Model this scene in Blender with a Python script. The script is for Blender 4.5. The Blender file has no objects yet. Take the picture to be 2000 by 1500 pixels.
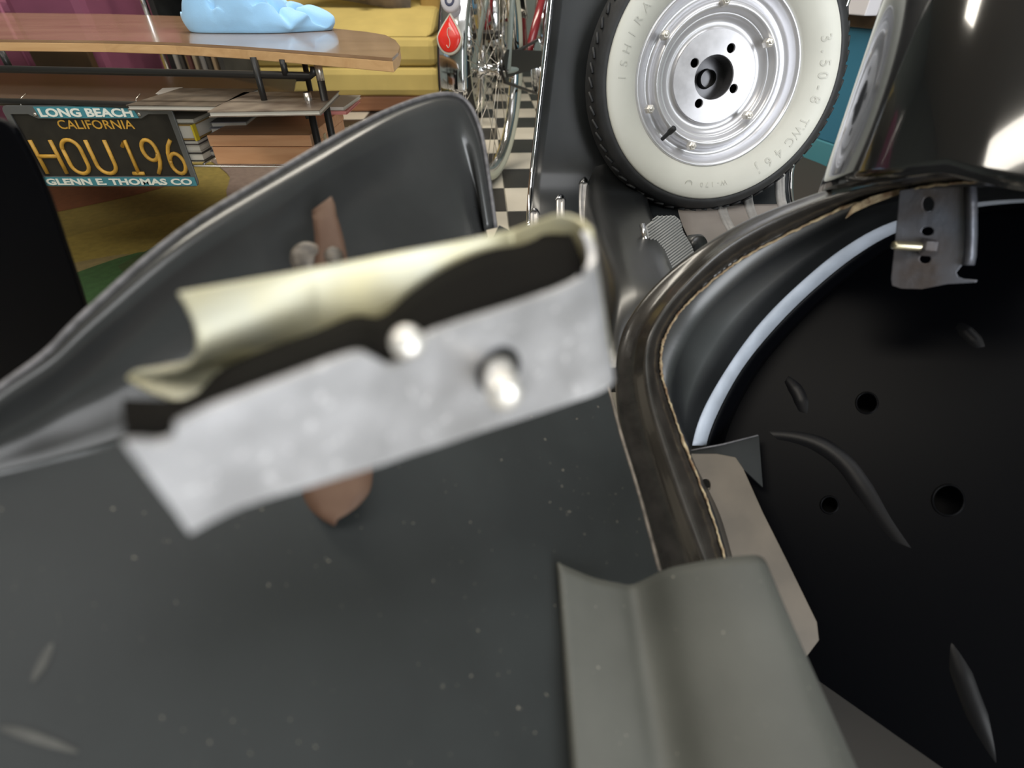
import bpy, bmesh, math, random
from mathutils import Vector, Matrix, noise
from mathutils.geometry import delaunay_2d_cdt
random.seed(7)
scn = bpy.context.scene
COL = scn.collection

# ---------------------------------------------------------------- camera, light, exposure
F = 1010.0                                   # focal length in pixels of the 2000 x 1500 frame
PITCH = math.radians(38.4)
CAM = Vector((0, 0, 0.57))
cd = bpy.data.cameras.new('camera'); co = bpy.data.objects.new('camera', cd); COL.objects.link(co)
co.location = CAM; co.rotation_euler = (math.pi/2 - PITCH, 0, 0)
cd.sensor_width = 36; cd.lens = F/2000*36; cd.clip_start = 0.01; cd.clip_end = 60
cd.dof.use_dof = True; cd.dof.focus_distance = 0.85; cd.dof.aperture_fstop = 4.2
scn.camera = co

w = bpy.data.worlds.new('world'); scn.world = w; w.use_nodes = True
bg = w.node_tree.nodes['Background']; bg.inputs[0].default_value = (0.93, 0.97, 1.0, 1); bg.inputs[1].default_value = 0.9

def area_light(name, loc, target, sx, sy, power, color=(1, 1, 1)):
    l = bpy.data.lights.new(name, 'AREA'); l.shape = 'RECTANGLE'; l.size = sx; l.size_y = sy
    l.energy = power; l.color = color
    o = bpy.data.objects.new(name, l); COL.objects.link(o); o.location = loc
    o.rotation_euler = (Vector(target) - Vector(loc)).to_track_quat('-Z', 'Y').to_euler()
    return o
area_light('daylight_fill_behind', (2.15, -3.4, 1.2), (1.2, 0.8, 0.7), 2.4, 2.2, 120, (0.94, 0.97, 1.0))  # unseen daylight added behind the camera, set aside to keep reflections dark
area_light('fill_light_back', (-0.7, 2.2, 2.66), (-0.7, 2.2, 0), 2.4, 0.5, 58, (1.0, 0.93, 0.80))  # unseen area light added to brighten the table and sofa side
area_light('fill_light_scooter', (0.5, 0.0, 2.66), (0.5, 0.0, 0), 1.6, 1.2, 20, (0.97, 0.98, 1.0))  # unseen fill light added above the scooter
area_light('fill_light_left', (-1.5, -0.7, 2.66), (-1.3, -0.2, 0), 1.6, 0.5, 30, (1.0, 0.93, 0.82))  # extra unseen light added to lift the left side and the box
vs = scn.view_settings
vs.view_transform = 'Standard'; vs.look = 'None'; vs.exposure = 0.32; vs.gamma = 1; vs.use_curve_mapping = False

# ---------------------------------------------------------------- geometry helpers
CP, SP = math.cos(PITCH), math.sin(PITCH)
FW, RT, UP = Vector((0, CP, -SP)), Vector((1, 0, 0)), Vector((0, SP, CP))
def ray(x, y): return FW + RT*((x-1000)/F) - UP*((y-750)/F)
def P(x, y, d): return CAM + ray(x, y)*d                      # a point d metres deep
def G(x, y, z=0.0): r = ray(x, y); return CAM + r*((z-CAM.z)/r.z)   # on a level surface
def PY(x, y, Y): r = ray(x, y); return CAM + r*(Y/r.y)         # on an upright surface across the room
def RP(x, y, p0, n): r = ray(x, y); return CAM + r*((p0-CAM).dot(n)/r.dot(n))

def origin(o):
    v = Vector((0, 0, 0))
    while o is not None: v += o.location; o = o.parent
    return v
def tag(o, label=None, cat=None, group=None, kind=None):
    if label: o['label'] = label
    if cat: o['category'] = cat
    if group: o['group'] = group
    if kind: o['kind'] = kind
    return o
def thing(name, loc, label, cat, group=None):
    o = bpy.data.objects.new(name, None); COL.objects.link(o); o.location = loc; o.empty_display_size = .05
    return tag(o, label, cat, group)
def mesh(name, verts, faces, mat, parent=None, smooth=False, base=None, label=None):
    """verts are world points; the object's origin sits at its parent's origin, or at its own base"""
    verts = [Vector(v) for v in verts]
    if parent is not None: off = origin(parent)
    elif base is not None: off = Vector(base)
    else:
        n = len(verts); off = Vector((sum(v.x for v in verts)/n, sum(v.y for v in verts)/n, min(v.z for v in verts)))
    me = bpy.data.meshes.new(name); me.from_pydata([v-off for v in verts], [], faces); me.update()
    bm = bmesh.new(); bm.from_mesh(me)
    bmesh.ops.recalc_face_normals(bm, faces=bm.faces); bm.to_mesh(me); bm.free()
    o = bpy.data.objects.new(name, me); COL.objects.link(o)
    if parent is not None: o.parent = parent
    else: o.location = off
    if mat: me.materials.append(mat)
    if smooth:
        for p in me.polygons: p.use_smooth = True
    if label: o['label'] = label
    return o
def solid(o, t, offset=-1, bev=0.0, seg=2):
    m = o.modifiers.new('thickness', 'SOLIDIFY'); m.thickness = t; m.offset = offset
    if bev:
        bevel(o, bev, seg); wn = o.modifiers.new('normals', 'WEIGHTED_NORMAL'); wn.weight = 80
    return o
def bevel(o, wdt, seg=2):
    m = o.modifiers.new('bevel', 'BEVEL'); m.width = wdt; m.segments = seg; m.limit_method = 'ANGLE'; m.angle_limit = math.radians(40)
    return o
def subsurf(o, n=1):
    m = o.modifiers.new('sub', 'SUBSURF'); m.levels = n; m.render_levels = n
    return o
def spline(pts, n):
    """Catmull-Rom through points of any dimension"""
    pts = [list(p) for p in pts]; out = []; L = len(pts)
    for i in range(n):
        t = i/(n-1)*(L-1); k = min(int(t), L-2); u = t-k
        a, b, c, d = pts[max(k-1, 0)], pts[k], pts[k+1], pts[min(k+2, L-1)]
        out.append([0.5*(2*b[j]+(c[j]-a[j])*u+(2*a[j]-5*b[j]+4*c[j]-d[j])*u*u+(3*b[j]-a[j]-3*c[j]+d[j])*u**3) for j in range(len(b))])
    return out
def loft(name, rows, mat, parent=None, smooth=True, closed=False, **k):
    n = len(rows[0]); v = [p for r in rows for p in r]; f = []
    for i in range(len(rows)-1):
        for j in range(n if closed else n-1):
            a = i*n+j; b = i*n+(j+1) % n
            f.append((a, b, b+n, a+n))
    return mesh(name, v, f, mat, parent, smooth, **k)
def tube_geo(pts, r, sides=8, closed=False):
    pts = [Vector(p) for p in pts]; n = len(pts)
    rr = r if isinstance(r, (list, tuple)) else [r]*n
    v, f = [], []; nrm = None
    for i, p in enumerate(pts):
        if closed: t = pts[(i+1) % n]-pts[i-1]
        else: t = pts[min(i+1, n-1)]-pts[max(i-1, 0)]
        t.normalize()
        if nrm is None:
            nrm = t.orthogonal().normalized()
        nrm = (nrm - t*nrm.dot(t)).normalized(); b = t.cross(nrm)
        for j in range(sides):
            a = 2*math.pi*j/sides
            v.append(p + (nrm*math.cos(a)+b*math.sin(a))*rr[i])
    m = n if closed else n-1
    for i in range(m):
        for j in range(sides):
            a = i*sides+j; b2 = i*sides+(j+1) % sides
            c = ((i+1) % n)*sides+(j+1) % sides; d = ((i+1) % n)*sides+j
            f.append((a, b2, c, d))
    if not closed:
        f.append(tuple(range(sides))[::-1]); f.append(tuple(range((n-1)*sides, n*sides)))
    return v, f
def tube(name, pts, r, mat, parent=None, sides=8, closed=False, **k):
    v, f = tube_geo(pts, r, sides, closed)
    return mesh(name, v, f, mat, parent, True, **k)
def tubes(name, lst, mat, parent=None, sides=6, **k):
    V, FC = [], []
    for pts, r in lst:
        v, f = tube_geo(pts, r, sides); o = len(V); V += v; FC += [tuple(i+o for i in q) for q in f]
    return mesh(name, V, FC, mat, parent, True, **k)
def frame(n, upv=(0, 0, 1)):
    n = Vector(n).normalized(); u = Vector(upv).cross(n)
    if u.length < 1e-4: u = Vector((1, 0, 0))
    u.normalize(); return u, n.cross(u), n
def lathe(name, c, n, prof, mat, parent=None, seg=64, smooth=True, upv=(0, 0, 1), **k):
    """profile of (radius, height along n)"""
    u, v, n = frame(n, upv); c = Vector(c)
    rows = [[c+(u*math.cos(2*math.pi*j/seg)+v*math.sin(2*math.pi*j/seg))*r+n*h for j in range(seg)] for r, h in prof]
    return loft(name, rows, mat, parent, smooth, closed=True, **k)
def box(name, c, s, mat, parent=None, rz=0, bev=0.0, **k):
    c = Vector(c); R = Matrix.Rotation(rz, 3, 'Z')
    v = [c+R @ Vector((x*s[0]/2, y*s[1]/2, z*s[2]/2)) for x in (-1, 1) for y in (-1, 1) for z in (-1, 1)]
    f = [(0, 1, 3, 2), (4, 6, 7, 5), (0, 4, 5, 1), (2, 3, 7, 6), (0, 2, 6, 4), (1, 5, 7, 3)]
    o = mesh(name, v, f, mat, parent, **k)
    if bev: bevel(o, bev)
    return o
def panel(name, pts, holes, mat, parent=None, thick=0.002, bev=0.0, **k):
    """flat sheet through coplanar 3-D outlines, holes cut out; thickness away from the viewer"""
    p0 = pts[0]; n = Vector((0, 0, 0))
    for i in range(len(pts)):
        a, b = pts[i]-p0, pts[(i+1) % len(pts)]-p0; n += a.cross(b)
    n.normalize(); u = (pts[1]-p0).normalized(); v = n.cross(u)
    if n.dot(CAM-p0) < 0: n = -n
    allp = list(pts); edges = [(i, (i+1) % len(pts)) for i in range(len(pts))]; polys = []
    for h in holes:
        o = len(allp); allp += h; polys.append(h)
        edges += [(o+i, o+(i+1) % len(h)) for i in range(len(h))]
    to2 = lambda q: Vector(((q-p0).dot(u), (q-p0).dot(v)))
    vo, eo, fo, *_ = delaunay_2d_cdt([to2(q) for q in allp], edges, [], 1 if not holes else 0, 1e-6)
    def inside(pt, poly):
        c = False
        for i in range(len(poly)):
            a, b = poly[i], poly[i-1]
            if (a.y > pt.y) != (b.y > pt.y) and pt.x < (b.x-a.x)*(pt.y-a.y)/(b.y-a.y)+a.x: c = not c
        return c
    o2 = [to2(q) for q in pts]; h2 = [[to2(q) for q in h] for h in holes]; faces = []
    for t in fo:
        cc = sum((vo[i] for i in t), Vector((0, 0)))/len(t)
        if inside(cc, o2) and not any(inside(cc, h) for h in h2): faces.append(tuple(t))
    V = [p0+u*q.x+v*q.y for q in vo]; m = len(V)
    V2 = V+[q-n*thick for q in V]; cnt = {}
    for t in faces:
        for i in range(len(t)):
            e = (t[i], t[(i+1) % len(t)]); cnt[frozenset(e)] = cnt.get(frozenset(e), [])+[e]
    FC = list(faces)+[tuple(i+m for i in t)[::-1] for t in faces]
    for e in cnt.values():
        if len(e) == 1: a, b = e[0]; FC.append((b, a, a+m, b+m))
    o = mesh(name, V2, FC, mat, parent, **k)
    if bev: bevel(o, bev)
    return o
def ell(cx, cy, rx, ry, fn, n=20): return [fn(cx+rx*math.cos(2*math.pi*i/n), cy+ry*math.sin(2*math.pi*i/n)) for i in range(n)]
def text_geo(s, size, bold=0.0, ext=0.0004, align='CENTER', spacing=1.0):
    c = bpy.data.curves.new('lettering', 'FONT'); c.body = s; c.size = size; c.extrude = ext; c.offset = bold
    c.align_x = align; c.space_character = spacing; c.resolution_u = 3
    o = bpy.data.objects.new('lettering', c); COL.objects.link(o)
    dg = bpy.context.evaluated_depsgraph_get(); me = bpy.data.meshes.new_from_object(o.evaluated_get(dg))
    V = [v.co.copy() for v in me.vertices]; FC = [tuple(p.vertices) for p in me.polygons]
    bpy.data.objects.remove(o); bpy.data.curves.remove(c); bpy.data.meshes.remove(me)
    return V, FC

# ---------------------------------------------------------------- materials
def mat(name, col, rough=0.5, metal=0.0, coat=0.0, var=0.0, vscale=20.0, col2=None, bump=0.0, bscale=200.0, spec=0.5, rvar=0.0, speck=None, sscale=60., slim=0.72, sheen=0.0, coat_rough=.05):
    m = bpy.data.materials.new(name); m.use_nodes = True; nt = m.node_tree; b = nt.nodes['Principled BSDF']; L = nt.links
    b.inputs['Roughness'].default_value = rough; b.inputs['Metallic'].default_value = metal
    b.inputs['Coat Weight'].default_value = coat; b.inputs['Coat Roughness'].default_value = coat_rough; b.inputs['Specular IOR Level'].default_value = spec
    b.inputs['Base Color'].default_value = (*col, 1)
    if sheen: b.inputs['Sheen Weight'].default_value = sheen
    tc = nt.nodes.new('ShaderNodeTexCoord'); out = None
    if var or col2:
        n = nt.nodes.new('ShaderNodeTexNoise'); n.inputs['Scale'].default_value = vscale; n.inputs['Detail'].default_value = 5
        L.new(tc.outputs['Object'], n.inputs['Vector'])
        r = nt.nodes.new('ShaderNodeValToRGB'); r.color_ramp.elements[0].position = .35; r.color_ramp.elements[1].position = .68
        c2 = col2 or tuple(max(0, c*(1+var)) for c in col); c1 = col if col2 else tuple(max(0, c*(1-var)) for c in col)
        r.color_ramp.elements[0].color = (*c1, 1); r.color_ramp.elements[1].color = (*c2, 1)
        L.new(n.outputs['Fac'], r.inputs['Fac']); out = r.outputs['Color']
        if rvar:
            mr = nt.nodes.new('ShaderNodeMapRange'); mr.inputs['To Min'].default_value = max(.02, rough-rvar); mr.inputs['To Max'].default_value = rough+rvar
            L.new(n.outputs['Fac'], mr.inputs['Value']); L.new(mr.outputs['Result'], b.inputs['Roughness'])
    if speck:
        n2 = nt.nodes.new('ShaderNodeTexNoise'); n2.inputs['Scale'].default_value = sscale; n2.inputs['Detail'].default_value = 2
        L.new(tc.outputs['Object'], n2.inputs['Vector'])
        r2 = nt.nodes.new('ShaderNodeValToRGB'); r2.color_ramp.elements[0].position = slim; r2.color_ramp.elements[1].position = min(1, slim+.03)
        r2.color_ramp.elements[0].color = (0, 0, 0, 1); r2.color_ramp.elements[1].color = (1, 1, 1, 1)
        L.new(n2.outputs['Fac'], r2.inputs['Fac'])
        mx = nt.nodes.new('ShaderNodeMix'); mx.data_type = 'RGBA'
        L.new(r2.outputs['Color'], mx.inputs[0])
        if out: L.new(out, mx.inputs[6])
        else: mx.inputs[6].default_value = (*col, 1)
        mx.inputs[7].default_value = (*speck, 1); out = mx.outputs[2]
    if out: L.new(out, b.inputs['Base Color'])
    if bump:
        n3 = nt.nodes.new('ShaderNodeTexNoise'); n3.inputs['Scale'].default_value = bscale; n3.inputs['Detail'].default_value = 3
        L.new(tc.outputs['Object'], n3.inputs['Vector'])
        bp = nt.nodes.new('ShaderNodeBump'); bp.inputs['Strength'].default_value = bump; bp.inputs['Distance'].default_value = .002
        L.new(n3.outputs['Fac'], bp.inputs['Height']); L.new(bp.outputs['Normal'], b.inputs['Normal'])
    return m
def wood(name, c1, c2, rough=.4, scale=(3, 40, 40), coat=0.0):
    m = mat(name, c1, rough, coat=coat); nt = m.node_tree; L = nt.links; b = nt.nodes['Principled BSDF']
    tc = nt.nodes.new('ShaderNodeTexCoord'); mp = nt.nodes.new('ShaderNodeMapping'); mp.inputs['Scale'].default_value = scale
    n = nt.nodes.new('ShaderNodeTexNoise'); n.inputs['Scale'].default_value = 1.5; n.inputs['Detail'].default_value = 6; n.inputs['Distortion'].default_value = 1.2
    r = nt.nodes.new('ShaderNodeValToRGB'); r.color_ramp.elements[0].position = .3; r.color_ramp.elements[1].position = .7
    r.color_ramp.elements[0].color = (*c1, 1); r.color_ramp.elements[1].color = (*c2, 1)
    L.new(tc.outputs['Object'], mp.inputs['Vector']); L.new(mp.outputs['Vector'], n.inputs['Vector']); L.new(n.outputs['Fac'], r.inputs['Fac']); L.new(r.outputs['Color'], b.inputs['Base Color'])
    return m
M = {}
M['gloss_black'] = mat('gloss_black_paint', (.006, .006, .007), .12, coat=1.0, spec=.6)
M['body_black'] = mat('black_body_paint', (.011, .012, .013), .34, coat=.35, var=.3, vscale=15, coat_rough=.25)
M['legshield'] = mat('black_legshield_paint', (.012, .014, .016), .36, coat=.12, var=.3, vscale=12, rvar=.06, coat_rough=.2)
M['cavity'] = mat('cavity_black_paint', (.0012, .0014, .0022), .36, spec=.06)  # compartment's shade is in this colour, darker than the body paint
M['dusty_black'] = mat('dusty_satin_black', (.021, .024, .0245), .55, spec=.35, var=.22, vscale=9, speck=(.22, .20, .16), sscale=320, slim=.735, bump=.08, bscale=400)
M['cowl_inner'] = mat('satin_black_inner_cowl', (.036, .037, .037), .22, var=.2, vscale=9, rvar=.06)
M['painted_glint'] = mat('pale_painted_reflection', (.055, .055, .05), .6, var=.3, vscale=90)  # colour of the painted reflections on the cowl panel
M['worn_edge'] = mat('worn_grey_edge', (.12, .115, .12), .45, var=.35, vscale=160)
M['brown_edge'] = mat('brown_worn_seam', (.13, .11, .09), .5, var=.4, vscale=120)
M['grey_rubber'] = mat('dusty_grey_black_sheet', (.075, .078, .070), .62, var=.14, vscale=14, speck=(.26, .25, .21), sscale=320, slim=.735, bump=.08, bscale=500)
M['rim_roll'] = mat('rolled_black_edge', (.026, .023, .020), .26, coat=.3, var=.3, vscale=50, speck=(.34, .30, .22), sscale=110, slim=.79)
M['primer'] = mat('chipped_cream_edge', (.42, .34, .21), .7, col2=(.16, .09, .045), vscale=140, bump=.6, bscale=600)
M['zinc'] = mat('galvanised_steel', (.45, .45, .47), .38, metal=.4, var=.16, vscale=70, rvar=.12, speck=(.66, .66, .68), sscale=300, slim=.65)
M['zinc_yellow'] = mat('yellow_zinc_steel', (.52, .46, .25), .36, metal=.4, col2=(.50, .50, .42), vscale=22, rvar=.08)
M['ridge'] = mat('cavity_ridge_lit', (.004, .004, .005), .38, spec=.22)  # cavity paint made lighter, ridge highlights put into the colour
M['gap_shade'] = mat('painted_gap_shade', (.005, .0045, .004), .8, spec=.08)  # near-black colour carries the shade between the bracket legs
M['bolt_white'] = mat('bright_bolt_steel', (.82, .79, .74), .35, metal=.6, var=.1, vscale=200)
M['brass'] = mat('yellow_zinc_bolt', (.58, .53, .38), .3, metal=.85)
M['bare_steel'] = mat('bare_steel_in_shade', (.12, .128, .155), .45, metal=.4, col2=(.07, .052, .042), vscale=26, rvar=.1, bump=.25, bscale=180)  # steel darkened in colour for the shade it hangs in
M['pale_arc'] = mat('pale_primer_strip', (.38, .42, .49), .5, var=.12, vscale=40)
M['tan'] = mat('tan_reflection_plate', (.095, .076, .055), .5, var=.14, vscale=26)  # tan reflection put into the plate's base colour
M['rust'] = mat('rust_brown_strap', (.075, .036, .020), .7, col2=(.105, .058, .035), vscale=40)
M['chrome'] = mat('chrome', (.80, .80, .82), .09, metal=1.0)
M['alu'] = mat('dull_aluminium_rail', (.56, .54, .52), .36, metal=.45, var=.12, vscale=70)
M['wheel_silver'] = mat('silver_wheel_paint', (.66, .66, .69), .30, metal=.5)
M['wheel_plate'] = mat('galvanised_hub_plate', (.64, .64, .68), .34, metal=.3, var=.12, vscale=60, rvar=.12)
M['hub_dark'] = mat('dark_grey_hub_well', (.13, .13, .14), .3, metal=.4)
M['whitewall'] = mat('whitewall_rubber', (.66, .66, .60), .55, var=.03, vscale=20)
M['whitewall_letter'] = mat('whitewall_letter', (.57, .57, .52), .5)
M['tyre'] = mat('black_tyre_rubber', (.020, .021, .023), .6, var=.25, vscale=40, bump=.1, bscale=300)
M['ribbed'] = mat('grey_ribbed_rubber', (.30, .31, .31), .5)
M['mat_grey'] = mat('brownish_grey_floor_mat', (.27, .24, .22), .5, var=.1, vscale=20)
M['teal'] = mat('teal_paint', (.035, .17, .27), .5)
M['teal_light'] = mat('pale_teal_paint', (.07, .25, .30), .5)
M['white_paint'] = mat('white_card', (.72, .70, .74), .5)
M['tile_black'] = mat('black_vinyl_tile', (.020, .018, .016), .34, var=.3, vscale=12)
M['tile_white'] = mat('cream_vinyl_tile', (.62, .57, .48), .36, var=.06, vscale=8)
M['brown_mat'] = mat('dark_brown_mat', (.035, .027, .020), .7)
M['table_top'] = wood('figured_walnut_top', (.24, .135, .070), (.36, .225, .13), .2, (2, 9, 9), coat=.35)
M['table_edge'] = wood('honey_wood_edge', (.56, .33, .15), (.68, .43, .21), .42)
M['box_wood'] = wood('cedar_box', (.55, .27, .13), (.66, .36, .19), .42)
M['black_metal'] = mat('black_wrought_rod', (.015, .014, .013), .42, spec=.4)
M['nickel'] = mat('brushed_cap', (.62, .58, .52), .3, metal=.9)
M['blue_cloth'] = mat('pale_blue_microfibre', (.30, .56, .84), .9, var=.05, vscale=18, sheen=.3, bump=.25, bscale=700)
M['yellow'] = mat('mustard_upholstery', (.52, .40, .13), .8, var=.06, vscale=9, bump=.15, bscale=500)
M['ochre'] = mat('ochre_upholstery', (.33, .21, .055), .8, var=.06, vscale=9)
M['sofa_wood'] = wood('sofa_base_wood', (.27, .115, .055), (.34, .155, .078), .42)
M['purple'] = mat('plum_upholstery', (.20, .055, .105), .75, var=.12, vscale=4)
M['dark_brown'] = mat('dark_brown_board', (.060, .034, .014), .5, var=.3, vscale=6)
M['grey_green'] = mat('grey_green_panel', (.20, .20, .165), .45, var=.12, vscale=3)
M['charcoal'] = mat('charcoal_fabric', (.035, .034, .030), .8, var=.4, vscale=9)
M['glass_shelf'] = mat('smoked_shelf', (.10, .075, .058), .22, coat=.4)
M['paper'] = mat('paper_pages', (.62, .58, .50), .75)
M['plate_black'] = mat('black_plate_enamel', (.017, .015, .011), .42, var=.25, vscale=50)
M['plate_yellow'] = mat('amber_plate_paint', (.58, .32, .045), .5, var=.18, vscale=90)
M['plate_teal'] = mat('teal_frame_band', (.055, .24, .29), .4)
M['plate_white'] = mat('cream_lettering', (.80, .82, .74), .5)
M['frame_grey'] = mat('pewter_frame', (.17, .175, .175), .4, metal=.6)
M['bike_red'] = mat('maroon_bike_enamel', (.20, .014, .020), .22, coat=.8)
M['bike_red2'] = mat('bright_red_enamel', (.42, .02, .03), .25, coat=.8)
M['bike_sage'] = mat('pale_sage_enamel', (.32, .37, .35), .28, coat=.5)
M['bike_black'] = mat('black_bike_parts', (.014, .012, .011), .4)
M['cream_rubber'] = mat('cream_tyre_wall', (.62, .60, .47), .6)
M['reflector'] = mat('red_reflector', (.86, .035, .022), .3, coat=.5)
M['reflector_rim'] = mat('ivory_reflector_rim', (.66, .62, .52), .4)
M['wall'] = mat('grey_green_wall_paint', (.26, .30, .28), .8, var=.05, vscale=3)
M['ceiling'] = mat('ceiling_paint', (.55, .54, .50), .8)
M['box_blue'] = mat('blue_box_card', (.07, .33, .62), .5)
M['box_yellow'] = mat('yellow_box_card', (.66, .47, .13), .5)
M['box_navy'] = mat('navy_box_card', (.05, .10, .14), .5)

# ---------------------------------------------------------------- the room
T = .22; YAW = math.radians(3.0); RZ = Matrix.Rotation(YAW, 3, 'Z')
A0 = G(980, 330)                                    # a corner where four floor tiles meet
fm = mat('vinyl_floor_base', (.05, .045, .04), .4); nt = fm.node_tree
ck = nt.nodes.new('ShaderNodeTexChecker'); ck.inputs['Scale'].default_value = 1/T
ck.inputs['Color1'].default_value = (.62, .57, .48, 1); ck.inputs['Color2'].default_value = (.020, .018, .016, 1)
tcn = nt.nodes.new('ShaderNodeTexCoord'); mpn = nt.nodes.new('ShaderNodeMapping'); mpn.inputs['Location'].default_value = (T*40, T*40, .1)
nt.links.new(tcn.outputs['Object'], mpn.inputs['Vector']); nt.links.new(mpn.outputs['Vector'], ck.inputs['Vector']); nt.links.new(ck.outputs['Color'], nt.nodes['Principled BSDF'].inputs['Base Color'])
fl = box('floor', (0, 0, 0), (10, 12, .05), fm, base=(0, 0, 0)); fl['kind'] = 'structure'
fl.location = (A0.x, A0.y, -.029); fl.rotation_euler = (0, 0, YAW)
def tile_mesh(m):
    e = T/2-.0006; v = [(-e, -e, 0), (e, -e, 0), (e, e, 0), (-e, e, 0)]
    v += [(x*.985, y*.985, .004) for x, y, z in v[:4]]
    me = bpy.data.meshes.new('floor_tile'); me.from_pydata(v, [], [(3, 2, 1, 0), (4, 5, 6, 7), (0, 1, 5, 4), (1, 2, 6, 5), (2, 3, 7, 6), (3, 0, 4, 7)]); me.materials.append(m); return me
TM = [tile_mesh(M['tile_black']), tile_mesh(M['tile_white'])]
for i in range(-8, 9):
    for j in range(-4, 11):
        o = bpy.data.objects.new('floor_tile', TM[(i+j+1) % 2]); COL.objects.link(o); o.parent = fl
        o.location = ((i+.5)*T, (j+.5)*T, .025)
wb = box('wall_back', (0, 5.3, 1.35), (10, .12, 2.7), M['wall']); wb['kind'] = 'structure'
wl = box('wall_left', (-4.2, .9, 1.35), (.12, 8.8, 2.7), M['wall']); wl['kind'] = 'structure'
wr = box('wall_right', (3.6, .9, 1.35), (.12, 8.8, 2.7), M['wall']); wr['kind'] = 'structure'
ce = box('ceiling', (-.3, .9, 2.76), (7.92, 8.92, .1), M['ceiling']); ce['kind'] = 'structure'
# front wall behind the photographer with an opening added for the daylight
wf = thing('wall_front', (-.3, -3.5, 0), 'garage front wall', 'wall'); del wf['category']; del wf['label']; wf['kind'] = 'structure'
box('wall_piece', (-1.65, -3.5, 1.35), (5.1, .12, 2.7), M['wall'], wf); box('wall_piece', (3.5, -3.5, 1.35), (.2, .12, 2.7), M['wall'], wf)
box('opening_header', (2.15, -3.5, 2.5), (2.5, .12, .4), M['wall'], wf)

# patchwork rug lying under the low table
RUG = [('olive', (.19, .145, .03), [(40, 420), (560, 330), (640, 300), (700, 330), (560, 420), (330, 450), (120, 480)]),
       ('mustard', (.245, .185, .035), [(100, 480), (330, 425), (480, 430), (430, 520), (160, 560), (80, 540)]),
       ('russet', (.15, .052, .016), [(-40, 355), (170, 360), (330, 368), (120, 420), (-20, 440)]),
       ('mauve', (.17, .125, .105), [(410, 318), (640, 305), (760, 330), (470, 395), (450, 350)]),
       ('sand', (.22, .17, .07), [(90, 535), (260, 505), (250, 545), (120, 575)]),
       ('moss', (.035, .09, .025), [(120, 555), (290, 500), (330, 540), (200, 620), (100, 640)]),
       ('forest', (.04, .07, .02), [(235, 530), (290, 500), (360, 470), (400, 520), (300, 580)])]
rb = [G(-350, 330), G(640, 318), G(560, 640), G(-250, 760)]
rug = thing('area_rug', sum(rb, Vector())/4, 'patchwork rug of olive, mustard, russet and green shapes below the licence plate', 'rug')
def flat(name, pts, z, m, parent, t=.003):
    pts = [Vector((p.x, p.y, z)) for p in pts]; return panel(name, pts, [], m, parent, t)
flat('rug_base', rb, .0095, mat('rug_olive_weave', (.20, .152, .032), .9, var=.15, vscale=60, bump=.3, bscale=400), rug, .004)
for k, (nm, c, pp) in enumerate(RUG):
    flat('rug_patch', [G(*q) for q in spline(pp+[pp[0]], 24)[:-1]], .0105+.0006*k, mat('rug_'+nm, c, .9, var=.12, vscale=60, bump=.3, bscale=400), rug, .0006)

# ---------------------------------------------------------------- low table with rod shelves
ZT = .476
tb = thing('coffee_table', G(350, 300, .0), 'low table with glossy figured wood top and black rod shelves', 'table')
out = [(-330, 74), (0, 77), (200, 79), (340, 83), (465, 90), (600, 100), (766, 113), (778, 102), (781, 90), (772, 78), (752, 68), (715, 62), (600, 50), (400, 33), (200, 27), (0, 25), (-330, 22)]
tp = [G(x, y, ZT) for x, y in out]
top = panel('table_top', tp, [], M['table_top'], tb, .004)
panel('edge_band', [p-Vector((0, 0, .0042)) for p in tp], [], M['table_edge'], tb, .014, bev=.001)
def yz(Y, z, X): return Vector((X, Y, z))
FRY = 1.03
def hrod(px0, py0, px1, py1, d0, d1, r, nm='rod', bend=None, m=None):
    a, b = PY(px0, py0, d0), PY(px1, py1, d1); pts = [a, b]
    if bend: pts = [a, a.lerp(b, .5), b]+[b+(v) for v in bend]
    return tube(nm, pts, r, m or M['black_metal'], tb, 10)
d1 = .98
p0, p1 = PY(-330, 128, 1.02), PY(606, 148, d1)
tube('rail', [p0, p1, p1+Vector((.006, 0, .004)), p1+Vector((.008, 0, .012))], .0055, M['black_metal'], tb, 10)
q0, q1 = PY(-330, 190, 1.02), PY(588, 213, d1)
tube('rail', [q0, q1, q1+Vector((.008, 0, -.004)), q1+Vector((.010, 0, -.014))], .0055, M['black_metal'], tb, 10)
def leg(px, py, Y, zend, rad=.0062, cap=.024, z0=None):
    a = PY(px, py, Y); tube('leg', [a, Vector((a.x, a.y, zend))], rad, M['black_metal'], tb, 10)
    if cap: tube('leg_cap', [a+Vector((0, 0, .0)), a-Vector((0, 0, cap))], rad*1.03, M['nickel'], tb, 10)
leg(620, 124, d1, .012); leg(599, 180, d1, .012)
leg(494, 112, d1, .383, .0052, 0); leg(551, 116, d1, .440, .0052, 0); leg(2, 100, 1.02, .44, .0052, 0)
a = PY(-420, 130, 1.02); tube('leg', [Vector((a.x, a.y, .45)), Vector((a.x, a.y, .012))], .0062, M['black_metal'], tb, 10)
for X, Y in ((-1.6, 1.36), (-.46, 1.34)): tube('leg', [Vector((X, Y, .452)), Vector((X, Y, .012))], .0062, M['black_metal'], tb, 10)
tube('rail', [Vector((-1.6, 1.36, .385)), Vector((-.46, 1.34, .385))], .005, M['black_metal'], tb, 8)
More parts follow.
